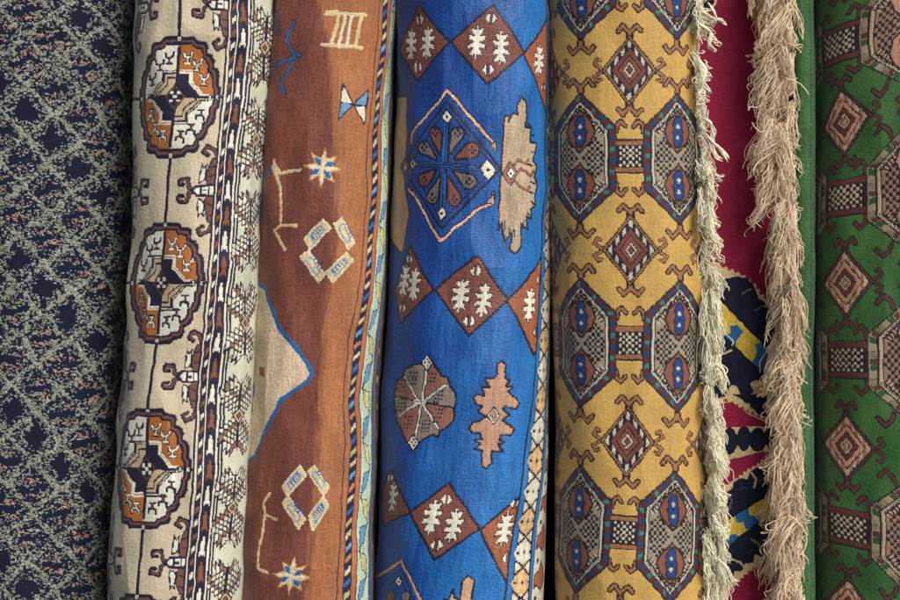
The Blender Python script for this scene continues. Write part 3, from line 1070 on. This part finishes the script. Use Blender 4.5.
def lozenge(c, W, H, pal, s=1.0):
    ol = pal['ol']
    for ang, rr in ((0, H), (1, W), (2, H), (3, W)):
        pass
    horns(c, 0, -H + 2, -1, pal, .85 * s); horns(c, 0, H - 2, 1, pal, .85 * s)
    for e in (-1, 1):
        for w, col in ((5, ol), (2.7, pal['horn'])):
            for g in (-1, 1):
                c.stroke([(e * (W - 2), 0), (e * (W + 3 * s), g * 3 * s), (e * (W + 7.5 * s), g * 6 * s), (e * (W + 4.5 * s), g * 11 * s), (e * (W + 1.5 * s), g * 9.5 * s)], w * .85, col)
    c.dia(0, 0, W, H, pal['horn'], ol, 1.4)
    c.dia(0, 0, W * .86, H * .88, pal['white'], ol, 1.4)
    for q in range(4):
        for k in range(3):
            t = (k + .55) / 3.1
            kx = .745
            p = [(0, -H), (W, 0), (0, H), (-W, 0)]
            a, b = p[q], p[(q + 1) % 4]
            x, y = (a[0] + (b[0] - a[0]) * t) * kx, (a[1] + (b[1] - a[1]) * t) * kx
            n = (.16, .16)
            c.fill([(x * 1.0 - 2 * s, y - 5 * s), (x + 2 * s, y - 2 * s), (x + 2 * s, y + 5 * s), (x - 2 * s, y + 2 * s)] if (q % 2 == 0) == True else
                   [(x + 2 * s, y - 5 * s), (x - 2 * s, y - 2 * s), (x - 2 * s, y + 5 * s), (x + 2 * s, y + 2 * s)], pal['block'])
    c.dia(0, 0, W * .64, H * .64, pal['in1'], ol, 1.2)
    c.dia(0, 0, W * .42, H * .42, pal['in2'], ol, 1.2)
    c.dia(0, 0, W * .25, H * .25, pal['white'], ol, 1.0)
    c.dia(0, 0, W * .13, H * .13, pal['in1'], ol, 1.0)


# ------------------------------------------------------------------ strands
def tubes(name, curves, radii, mat, cols, parent=None, sides=5):
    """one mesh holding many tapering threads; curves: list of (n,3)"""
    VV, QQ, CC = [], [], []
    base = 0
    ang = np.linspace(0, 2 * np.pi, sides, endpoint=False)
    for cu, ra, co in zip(curves, radii, cols):
        n = len(cu)
        t = np.gradient(cu, axis=0)
        t /= np.linalg.norm(t, axis=1)[:, None] + 1e-12
        ref = np.array([0.0, 1.0, 0.0])
        s = np.cross(t, ref)
        ln = np.linalg.norm(s, axis=1)
        s[ln < 1e-3] = (1, 0, 0)
        s /= np.linalg.norm(s, axis=1)[:, None]
        b = np.cross(t, s)
        rr = ra * np.ones(n)
        rr[-1] *= .35
        ring = cu[:, None, :] + rr[:, None, None] * (s[:, None, :] * np.cos(ang)[None, :, None] + b[:, None, :] * np.sin(ang)[None, :, None])
        VV.append(ring.reshape(-1, 3))
        i = np.arange(n - 1)[:, None] * sides
        k = np.arange(sides)
        k2 = (k + 1) % sides
        QQ.append((np.stack([i + k, i + k2, i + sides + k2, i + sides + k], -1).reshape(-1, 4)) + base)
        CC.append(np.tile(np.array(co), (n * sides, 1)))
        base += n * sides
    V, Q, Cc = np.vstack(VV), np.vstack(QQ), np.vstack(CC)
    return make_mesh(name, V, Q, mat, Cc, parent=parent)


def thread(rg, x, y, z, length, drift, wav, outw, n=18, droop=1.0, curl=0.0, spread=0.0):
    """a hanging thread from x, y, z (px units for x, z-as-row; metres for y)"""
    t = np.linspace(0, 1, n)
    f1, p1, p2 = rg.uniform(10, 24), rg.uniform(0, 6.3), rg.uniform(0, 6.3)
    px = x + wav * .26 * np.sin(t * f1 + p1) + drift * np.sin(t * np.pi * .5) * 1.0 + wav * np.sin(t * rg.uniform(5, 11) + rg.uniform(0, 6.3)) * t ** .5 + spread * t
    py = z + length * (t ** rg.uniform(.8, 1.3)) * droop + wav * .2 * np.sin(t * f1 * .8 + p2)
    yy = y - outw * np.sin(np.pi * np.clip(t * 1.1, 0, 1)) * 1.0 + PXM * wav * 0.8 * np.sin(t * rg.uniform(5, 11) + rg.uniform(0, 6.3)) * t
    if curl:
        cc = np.clip((t - .7) / .3, 0, 1)
        px = px + curl * np.sin(cc * np.pi * .9)
        py = py - abs(curl) * (1 - np.cos(cc * np.pi * .9)) * .6
    k = (D + yy) / D
    return np.c_[(px - 450) * PXM * k, yy, (300 - (300 + (py - 300) * k)) * PXM + ZC]


# ------------------------------------------------------------------ 5 yellow carpet
def yellow_carpet():
    root = bpy.data.objects.new('yellow_carpet', None)
    S.collection.objects.link(root)
    tag(root, 'golden yellow carpet with grey octagons, hooked diamonds and a cream fringe on its right', 'carpet')
    r = Roll(left=[(-70, 546), (0, 546), (200, 547), (300, 550.5), (400, 554), (500, 556), (600, 556), (670, 556)],
             right=[(-70, 699), (0, 700), (60, 701), (200, 705), (400, 710), (600, 712), (670, 713)],
             spine=[(-60, 631), (70, 629.5), (153, 630), (250, 631), (345, 630), (442, 627.5), (535, 624), (630, 618)],
             yc=0.05, depth=0.15, n=2.35, seed=6, wob=1.3, tilt=[(0, -.01), (300, .02), (450, .05), (600, .07)])
    YL = lin((198, 160, 86))
    pal = dict(ol=lin((30, 24, 30)), band=[lin((84, 38, 42)), lin((24, 58, 104)), lin((84, 38, 42)), lin((58, 122, 104))], white=lin((196, 188, 166)), field=lin((150, 138, 118)),
               check=lin((26, 24, 34)), hex=lin((132, 80, 64)), fig=lin((22, 62, 124)), horn=lin((156, 106, 72)), block=lin((26, 26, 50)), in1=lin((116, 62, 54)), in2=lin((136, 76, 66)))
    c = r.canvas(YL)
    P = 105.0
    ca = r.px2c(677, 160)[0] - r.px2c(579, 160)[0]
    P = ca
    rows = [(-115, -27), (70, 158), (250, 345), (442, 535), (632, 722)]
    for (yd, yo) in rows:
        yd, yo = r.px2c(630, yd)[1], r.px2c(630, yo)[1]
        for k in range(-2, 3):
            xo = (k + .5) * P
            c.at(k * P, yd)
            lozenge(c, 27.5, 35, pal)
            # bridge between octagons
            c.at(k * P, yo - 2)
            bw = P / 2 - 36
            c.rect(-bw, -17, bw, 17, pal['ol'])
            c.rect(-bw, -15.5, bw, -11.5, pal['horn']); c.rect(-bw, 11.5, bw, 15.5, pal['horn'])
            for g in (-13.5, 13.5):
                m = int(bw / 2)
                for i in range(-m, m + 1):
                    c.dot(i * 2.2, g, .6, .6, pal['in1'])
            i0 = int(bw / 3.1) + 1
            for i in range(-i0, i0 + 1):
                for j in range(-3, 4):
                    if (i + j) % 2 == 0 and abs(i * 3.2) < bw - 1:
                        c.rect(i * 3.2 - 1.5, j * 3 - 1.4, i * 3.2 + 1.5, j * 3 + 1.4, pal['white'])
            c.at(xo, yo)
            horns(c, 0, -65, -1, pal); horns(c, 0, 65, 1, pal)
            for e in (-1, 1):
                side_horn(c, e * 36.5, -26, e, -1, pal, .78); side_horn(c, e * 36.5, 26, e, 1, pal, .78)
            octagon(c, 66, 37, 31, pal)
            c.free()
    r.build('pile', c, M_PILE, relief=0.11, streak=0.10, grain=0.09, mottle=0.10, warp=.6, parent=root)

    # fringe down the right edge
    rg = np.random.default_rng(21)
    m = plain_material('cream_cotton_thread', None, attr=True, scale=400, var=.12)
    xe = tab([(-70, 693), (0, 695), (60, 697), (130, 700), (200, 704), (300, 708), (400, 708), (500, 709), (670, 712)])
    wd = tab([(-70, 14), (0, 15), (25, 19), (45, 13), (80, 7), (110, 9), (150, 12), (200, 13), (300, 14), (400, 15), (600, 16), (670, 16)])
    cs, rd, cl = [], [], []
    base = np.array(lin((246, 240, 212)))
    rows_ = np.concatenate([rg.uniform(-110, 170, 52), rg.uniform(160, 640, 190)])
    for y0 in rows_:
        w = float(wd(y0))
        bx, bln, bdr, bwv, bcu, bso = rg.uniform(-5, w * .6), rg.uniform(20, 46), rg.uniform(-4, w * .75), rg.uniform(1.0, 3.2), rg.uniform(-5, 5), rg.uniform(-.04, .03)
        if y0 < 170:
            bln *= rg.uniform(.5, .9)
        tone = rg.uniform(.8, 1.1)
        loop = rg.random() < .3
        for k in range(rg.integers(6, 14)):
            y = y0 + rg.normal(0, 3)
            x = float(xe(y)) + bx + rg.normal(0, 1.5)
            cs.append(thread(rg, x, bso + rg.normal(0, .006) - .035, y, bln * rg.uniform(.8, 1.1), bdr + rg.normal(0, 1.6), bwv * rg.uniform(.7, 1.3), rg.uniform(.0, .012), curl=bcu * 1.6 * rg.uniform(.5, 1.2) if loop else rg.normal(0, 1.5)))
            rd.append(PXM * rg.uniform(.34, .60))
            cl.append(np.clip(base * tone * rg.uniform(.9, 1.06), 0, 1))
    fr = tubes('fringe', cs, rd, m, cl, parent=root)
    fr['label'] = 'cream cotton fringe of knotted threads'
    # knots holding the fringe to the edge and the longer tassels that stick out
    specs = [(3, 708, [(0, 0), (6, 8), (9, 16), (5, 22)]), (12, 704, [(0, 0), (9, 6), (16, 9), (22, 11)]), (24, 700, [(0, 0), (12, 8), (8, 20), (14, 26)]),
             (118, 702, [(0, 0), (8, 4), (12, 14), (9, 26)]), (134, 706, [(0, 0), (6, 8), (14, 14), (22, 24)]), (140, 708, [(0, 0), (5, 8), (8, 18), (14, 19)]),
             (365, 716, [(0, 0), (6, 4), (10, 14), (6, 24)]), (560, 718, [(0, 0), (8, 6), (14, 20), (19, 22)]), (60, 699, [(0, 0), (8, 10), (4, 22), (10, 30)])]
    for row, x, pts in specs:
        cs, rd, cl = [], [], []
        P_ = np.array(pts, float)
        tt = np.linspace(0, 1, len(P_)); t = np.linspace(0, 1, 16)
        for k in range(9):
            j = rg.normal(0, .9, (len(P_), 2)) * np.linspace(.5, 2.0, len(P_))[:, None]
            q_ = P_ + j
            xx, zz = np.interp(t, tt, q_[:, 0]), np.interp(t, tt, q_[:, 1])
            ker = np.ones(3) / 3
            xx[1:-1] = np.convolve(xx, ker, 'valid'); zz[1:-1] = np.convolve(zz, ker, 'valid')
            yy = -.075 - .01 * np.sin(t * 3) + rg.normal(0, .0012)
            kk = (D + yy) / D
            cs.append(np.c_[(x + xx - 450) * PXM * kk, yy, -((row + zz) - 300) * kk * PXM + ZC])
            rd.append(PXM * .55); cl.append(np.clip(base * rg.uniform(.85, 1.15), 0, 1))
        tubes('tassel', cs, rd, m, cl, parent=fr)


yellow_carpet()

# ------------------------------------------------------------------ 6 crimson embroidered cloth (hangs nearly flat, behind)
def embroidered_cloth():
    YB = 0.03
    x0, x1 = 700.0, 803.0
    CRI = lin((140, 28, 64)); NV = lin((22, 28, 52)); YE = lin((206, 178, 70)); BL = lin((40, 96, 146)); CR = lin((206, 184, 140)); DK = lin((18, 16, 22))
    c = Canvas(x0, x1, V0 - 40, V1 + 40, CRI)
    k = (D + YB) / D

    def px(ox, oy, s):
        c.T = lambda p: np.c_[450 + (p[:, 0] / s + ox - 450) * k, 300 + (p[:, 1] / s + oy - 300) * k]

    def teeth(p, h, step, col, side=1):
        """saw teeth along polyline p"""
        p = np.array(p, float)
        d = np.linalg.norm(np.diff(p, axis=0), axis=1); cu = np.r_[0, np.cumsum(d)]
        s = 0
        while s + step < cu[-1]:
            a = np.array([np.interp(s, cu, p[:, i]) for i in (0, 1)]); b = np.array([np.interp(s + step, cu, p[:, i]) for i in (0, 1)])
            t = (b - a) / (np.linalg.norm(b - a) + 1e-9); n = np.array([t[1], -t[0]]) * side
            c.fill([a - n * 1, a + t * step * .35 + n * h, b - n * 1], col)
            s += step
    # corner at the top
    px(690, 0, 3)
    c.fill([(20, 0), (75, 0), (60, 25), (45, 35), (20, 45)], DK)
    c.stroke([(78, 0), (62, 28), (30, 42)], 2.5, CR)
    px(690, 200, 3)
    edge = [(60, 190), (105, 205), (150, 225), (190, 255), (215, 290), (245, 312), (300, 340)]
    c.fill(edge + [(400, 330), (400, 1250), (-40, 1250), (-40, 190)], CR)
    teeth(edge, 9, 20, CR)
    scal = [(60, 240), (105, 236), (135, 228), (165, 232), (182, 248), (196, 272), (205, 295), (222, 305), (238, 322), (262, 345), (300, 380), (300, 500), (255, 462), (180, 385), (100, 310), (60, 270)]
    c.fill(scal, NV)
    for p in ([(155, 282), (170, 270), (182, 268)], [(195, 330), (210, 318), (225, 316)]):
        c.stroke(p, 1.5, lin((120, 100, 70)))
    c.stroke([(165, 232), (182, 248), (196, 272), (205, 295), (222, 305), (238, 322)], 1.2, DK)
    # diagonal banded stem, upper
    band = [(60, 268), (110, 318), (180, 390), (255, 462), (300, 510), (300, 590), (250, 545), (195, 500), (140, 448), (95, 405), (60, 372)]
    c.fill(band, YE)
    for q in ([(60, 360), (90, 375), (104, 405), (120, 398), (118, 378), (140, 372), (160, 395), (140, 420), (132, 445), (60, 400)],
              [(105, 318), (60, 270), (60, 330), (85, 320)][:0],
              [(200, 450), (190, 430), (215, 428), (240, 450), (245, 470), (225, 530), (200, 505), (180, 488), (196, 470)]):
        if q:
            c.fill(q, BL)
    c.stroke([(60, 268), (110, 318), (180, 390), (255, 462), (300, 510)], 2.4, DK)
    c.stroke([(60, 372), (95, 405), (140, 448), (195, 500), (250, 545), (300, 590)], 2.4, DK)
    c.fill([(60, 372), (95, 405), (140, 448), (195, 500), (250, 545), (300, 590), (300, 640), (255, 600), (245, 570), (225, 565), (215, 545), (195, 540), (180, 550), (190, 575), (170, 588), (150, 580), (140, 560), (125, 555), (115, 565), (105, 590), (60, 600)], NV)
    c.stroke([(75, 468), (105, 460), (125, 450)], 1.6, CR)
    c.stroke([(110, 470), (122, 492), (118, 515)], 1.3, DK)
    c.fill([(180, 620), (175, 600), (200, 585), (250, 600), (250, 660), (200, 640)], NV)
    # lower part
    px(690, 400, 3)
    tri = [(60, 20), (100, 8), (125, 5), (150, 25), (185, 48), (245, 72), (250, 78), (200, 78), (100, 82), (60, 84)]
    c.fill(tri, CRI)
    teeth([(98, 0), (125, 12), (185, 42), (245, 68)], 8, 18, CRI)
    c.fill([(120, -20), (200, -20), (205, 5), (190, 12), (165, 8), (150, -5)], NV)
    c.fill([(212, -10), (250, -15), (260, 20), (245, 32), (225, 28), (215, 10)], NV)
    for x, y, rx, ry in ((72, 122, 20, 36), (117, 122, 23, 40), (160, 115, 20, 36), (202, 118, 24, 36), (243, 112, 20, 34)):
        c.dot(x, y, rx, ry, NV, DK, 1.2)
    c.fill([(60, 190), (110, 180), (180, 162), (250, 148), (205, 185), (160, 215), (110, 252), (60, 275)], CRI)
    teeth([(110, 252), (160, 215), (205, 185), (248, 158)], 7, 16, CRI, -1)
    c.fill([(60, 330), (105, 300), (112, 275), (128, 262), (130, 245), (150, 232), (172, 236), (178, 215), (198, 200), (218, 205), (225, 188), (245, 178), (290, 178), (290, 250), (255, 270), (190, 305), (120, 350), (60, 390)], NV)
    c.stroke([(182, 218), (198, 235), (192, 262)], 2.0, CR)
    c.stroke([(112, 285), (124, 300), (120, 322)], 1.8, lin((90, 90, 90)))
    b2 = [(60, 388), (120, 352), (190, 308), (255, 268), (300, 245), (300, 320), (255, 342), (200, 375), (150, 410), (118, 440), (60, 480)]
    c.fill(b2, YE)
    c.fill([(105, 420), (118, 405), (135, 402), (148, 410), (118, 440), (60, 480), (60, 440)], BL)
    c.fill([(135, 348), (160, 325), (175, 320), (180, 345), (212, 350), (205, 370), (178, 388), (165, 385), (160, 365), (140, 368)], BL)
    c.fill([(235, 285), (255, 268), (300, 245), (300, 320), (262, 335), (255, 310), (240, 308)], BL)
    c.stroke([(60, 388), (120, 352), (190, 308), (255, 268), (300, 245)], 2.6, DK)
    c.stroke([(60, 480), (118, 440), (150, 410), (200, 375), (255, 342), (300, 320)], 2.6, DK)
    c.fill([(60, 480), (118, 440), (150, 410), (200, 375), (255, 342), (300, 320), (300, 430), (245, 452), (232, 440), (215, 470), (195, 462), (188, 488), (165, 490), (155, 515), (135, 512), (125, 540), (105, 545), (60, 590)], NV)
    c.stroke([(185, 418), (205, 432), (215, 452)], 2.0, lin((150, 120, 70)))
    c.stroke([(130, 480), (150, 486), (160, 500)], 2.0, CR)
    for x_, y_ in ((75, 300), (98, 330), (150, 270), (205, 245), (230, 225), (90, 520), (115, 500), (205, 420), (235, 400), (175, 455)):
        c.stroke([(x_, y_), (x_ + 9, y_ - 7), (x_ + 19, y_ - 6)], 1.1, lin((60, 66, 84)))
    c.fill([(300, 455), (245, 462), (215, 485), (190, 510), (160, 535), (130, 565), (110, 600), (60, 640), (60, 760), (300, 760)], CRI)
    teeth([(110, 600), (130, 565), (160, 535), (190, 510), (215, 485), (245, 462)], 7, 17, CRI, 1)
    # mesh: thin cloth with a slight sag, real thickness
    us = np.arange(x0, x1, 1 / R); vs = np.arange(V0, V1, 1 / R)
    U, V = np.meshgrid(us, vs)
    nv, nu = U.shape
    rr = np.random.default_rng(9)
    y = YB + (smooth_noise(nv, nu, 160 * R, 50 * R, 90) * 2.2 + smooth_noise(nv, nu, 50 * R, 30 * R, 91) * .7 + rr.normal(0, .05, (nv, nu))) * PXM
    # stitched areas stand a little proud
    ii = np.clip(((U + smooth_noise(nv, nu, 4 * R, 4 * R, 92) * .6 - c.a0) * R).astype(int), 0, c.w - 1)
    jj = np.clip(((V + smooth_noise(nv, nu, 4 * R, 4 * R, 93) * .6 - c.v0) * R).astype(int), 0, c.h - 1)
    col = c.c[jj, ii].astype(float)
    st = (np.abs(col - np.array(CRI)).sum(-1) > .02)
    y = y - st * .0006
    tw = np.sin((U * .9 + V * 1.5) * 1.5 + smooth_noise(nv, nu, 8 * R, 8 * R, 96) * 1.5)
    y = y - tw * PXM * .20 + np.repeat(np.repeat(rr.normal(0, .12, (nv // 2 + 1, nu // 2 + 1)), 2, 0), 2, 1)[:nv, :nu] * PXM
    g = 1 + rr.normal(0, .10, (nv, nu)) + tw * .13 + smooth_noise(nv, nu, 40 * R, 30 * R, 97) * .12 + smooth_noise(nv, nu, 1.0 * R, 4 * R, 94) * .14 + np.where(st, smooth_noise(nv, nu, 5 * R, 1.2 * R, 95) * .22, 0)
    col = np.clip(col * np.clip(g, .4, 1.7)[..., None], 0, 1)
    X = (U - 450) * PXM
    Z = (300 - V) * PXM + ZC
    co = np.stack([X, y, Z], -1).reshape(-1, 3)
    a = np.arange(nu - 1); j = np.arange(nv - 1)[:, None] * nu
    q = np.stack([j + a, j + nu + a, j + nu + a + 1, j + a + 1], -1).reshape(-1, 4)
    # back sheet
    cb = np.array([(X.min(), YB + .012, Z.min()), (X.max(), YB + .012, Z.min()), (X.max(), YB + .012, Z.max()), (X.min(), YB + .012, Z.max())])
    co = np.vstack([co, cb]); n = nu * nv
    q = np.vstack([q, [(n, n + 1, n + 2, n + 3)]])
    col = np.vstack([col.reshape(-1, 3), np.tile(np.array(CRI), (4, 1))])
    uv = np.vstack([np.c_[U.ravel() * PXM, -V.ravel() * PXM], np.zeros((4, 2))])
    o = make_mesh('embroidered_cloth', co, q, M_CLOTH, col, uv)
    tag(o, 'crimson cloth embroidered with navy leaves, seen between the cream and beige fringes', 'cloth')


embroidered_cloth()

# ------------------------------------------------------------------ 7 green carpet
def green_carpet():
    root = bpy.data.objects.new('green_carpet', None)
    S.collection.objects.link(root)
    tag(root, 'green carpet with peach octagons, hooked diamonds and a beige fringe on its left', 'carpet')
    r = Roll(left=[(-70, 812), (0, 812), (200, 812), (300, 813), (400, 812), (600, 812), (670, 812)],
             right=[(-70, 1040), (670, 1040)],
             spine=[(-60, 842), (42, 837), (120, 843), (199, 844), (282, 844), (360, 846), (445, 846), (528, 848), (610, 848)],
             yc=0.07, depth=0.15, n=2.5, seed=8, wob=1.5, tilt=[(-20, -.30), (120, -.22), (200, -.12), (360, 0), (450, .1), (530, .16), (650, .2)], frac=.33)
    GR = lin((44, 96, 50))
    pal = dict(ol=lin((34, 20, 26)), band=[lin((146, 134, 108)), lin((40, 80, 46)), lin((84, 48, 42)), lin((132, 116, 92))], white=lin((176, 158, 134)), field=lin((142, 110, 90)),
               check=lin((30, 24, 32)), hex=lin((172, 126, 104)), fig=lin((70, 44, 56)), horn=lin((86, 46, 40)), block=lin((150, 106, 84)), in1=lin((186, 134, 106)), in2=lin((96, 50, 46)))
    c = r.canvas(GR)
    X = np.arange(c.w)[None]; 
    m = np.clip(smooth_noise(c.h, c.w, 40 * R, 18 * R, 70) * .5 + .5, 0, 1)[..., None]
    c.c[:] = np.array(lin((32, 80, 36))) * (1 - m) + np.array(lin((62, 104, 50))) * m
    W, H, f = 48, 64, 26
    bw = r.px2c(868, 360)[0]
    P = 2 * (bw + W)
    rows = [(-43, 41), (121, 197), (283, 360), (446, 527), (610, 695)]
    for yd, yo in rows:
        yd, yo = r.px2c(845, yd)[1], r.px2c(845, yo)[1]
        for k in range(-1, 3):
            c.at(k * P, yd, 1, 1, rot=0)
            lozenge(c, 31, 35, pal)
            c.at(k * P, yo)
            c.rect(-bw, -19, bw, 19, pal['ol'])
            c.rect(-bw, -17.5, bw, -12.5, pal['horn']); c.rect(-bw, 12.5, bw, 17.5, pal['horn'])
            i0 = int(bw / 3.4) + 1
            for i in range(-i0, i0 + 1):
                for j in range(-3, 4):
                    if (i + j) % 2 == 0 and abs(i * 3.5) < bw - 3:
                        c.rect(i * 3.5 - 1.6, j * 3.3 - 1.5, i * 3.5 + 1.6, j * 3.3 + 1.5, pal['white'])
            c.at((k + .5) * P, yo)
            horns(c, 0, -H + 1, -1, pal, 1); horns(c, 0, H - 1, 1, pal, 1)
            for e in (-1, 1):
                side_horn(c, e * W, -20, e, -1, pal, 1); side_horn(c, e * W, 20, e, 1, pal, 1)
            # hooks standing off the slanting sides
            for e in (-1, 1):
                for g in (-1, 1):
                    for w, col in ((5.4, pal['ol']), (2.4, pal['horn'])):
                        c.stroke([(e * 22, g * 50), (e * 25, g * 57), (e * 31, g * 62), (e * 38, g * 55)], w, col)
            octagon(c, H, W, f, pal, 1.2)
            c.free()
    r.build('pile', c, M_PILE, relief=0.12, streak=0.12, grain=0.12, mottle=0.15, warp=.6, parent=root)
    # plain woven end rolled over at the left edge
    s = Roll(left=[(-70, 786), (670, 788)], right=[(-70, 812.5), (0, 812.5), (300, 814), (600, 814), (670, 814)], spine=[(0, 800), (600, 801)], yc=0.06, depth=0.06, n=2.6, seed=9, wob=1.2)
    c = s.canvas(lin((54, 94, 52)))
    lo, hi = V0 - 40, V1 + 40
    c.rect(9, lo, 10.2, hi, lin((34, 76, 44)))
    s.build('woven_end', c, M_PILE, relief=.24, streak=.18, grain=.2, mottle=.25, parent=root)

    rg = np.random.default_rng(33)
    mt = plain_material('beige_cotton_thread', None, attr=True, scale=400, var=.12)
    le = tab([(-80, 750), (0, 747), (20, 756), (40, 757), (90, 751), (112, 749), (130, 756), (155, 746), (190, 757), (225, 755), (250, 768), (300, 770), (340, 771), (380, 767), (420, 772), (480, 769), (530, 764), (565, 765), (600, 772), (700, 770)])
    re = tab([(-80, 796), (0, 794), (60, 798), (130, 801), (170, 800), (230, 797), (300, 799), (350, 802), (450, 804), (520, 806), (600, 806), (700, 806)])
    base = np.array(lin((240, 218, 188)))
    cs, rd, cl = [], [], []
    for c_ in range(430):
        ye = rg.uniform(-60, 700)          # row where the bunch ends
        ln = rg.uniform(24, 56)
        l, rr_ = float(le(ye)), float(re(ye))
        f = rg.random() ** 1.1
        xe = l + (rr_ - l) * f
        xs = max(rr_ - 4 - rg.uniform(0, 1) * (rr_ - l) * .6, xe - 6) if f > .5 else rr_ - 4 - rg.uniform(0, 1) * (rr_ - l) * .62
        dr = xe - xs + rg.normal(0, 4)
        yb = -.01 + rg.uniform(-.05, .03)
        wv, cu = rg.uniform(1.0, 3.4), rg.uniform(-7, 7) if rg.random() < .7 else 0
        tone = rg.uniform(.78, 1.08)
        for k in range(rg.integers(5, 13)):
            cs.append(thread(rg, xs + rg.normal(0, 1.6), yb + rg.normal(0, .005), ye - ln + rg.normal(0, 3), ln * rg.uniform(.85, 1.1), dr + rg.normal(0, 2.2), wv * rg.uniform(.6, 1.4), rg.uniform(0, .03), curl=cu * rg.uniform(.4, 1.2), n=24))
            rd.append(PXM * rg.uniform(.34, .54))
            cl.append(np.clip(base * tone * rg.uniform(.88, 1.06), 0, 1))
    fr = tubes('fringe', cs, rd, mt, cl, parent=root)
    fr['label'] = 'thick beige fringe of loose curly threads'
    # stray threads that stand off
    for pts in ([(786, 78), (793, 80), (801, 84), (806, 90), (809, 95)], [(789, 515), (798, 522), (804, 528), (808, 540), (804, 552), (799, 556)], [(778, 520), (770, 523), (765, 526), (767, 531), (773, 530)],
                [(770, 128), (762, 133), (755, 128), (752, 122)], [(764, 104), (756, 108), (751, 106), (748, 110)], [(795, 374), (802, 380), (808, 384)], [(790, 28), (797, 36), (795, 44)], [(778, 150), (766, 156), (756, 164), (753, 172)]):
        P_ = np.array(pts, float)
        t = np.linspace(0, 1, 18); tt = np.linspace(0, 1, len(P_))
        xx, zz = np.interp(t, tt, P_[:, 0]), np.interp(t, tt, P_[:, 1])
        for _ in range(2):
            xx[1:-1] = (xx[:-2] + xx[1:-1] + xx[2:]) / 3; zz[1:-1] = (zz[:-2] + zz[1:-1] + zz[2:]) / 3
        yy = -.085 + .004 * np.sin(t * 4)
        kk = (D + yy) / D
        cu = np.c_[(xx - 450) * PXM * kk, yy, -(zz - 300) * kk * PXM + ZC]
        tubes('stray_thread', [cu], [PXM * .55], mt, [base], parent=fr)


green_carpet()
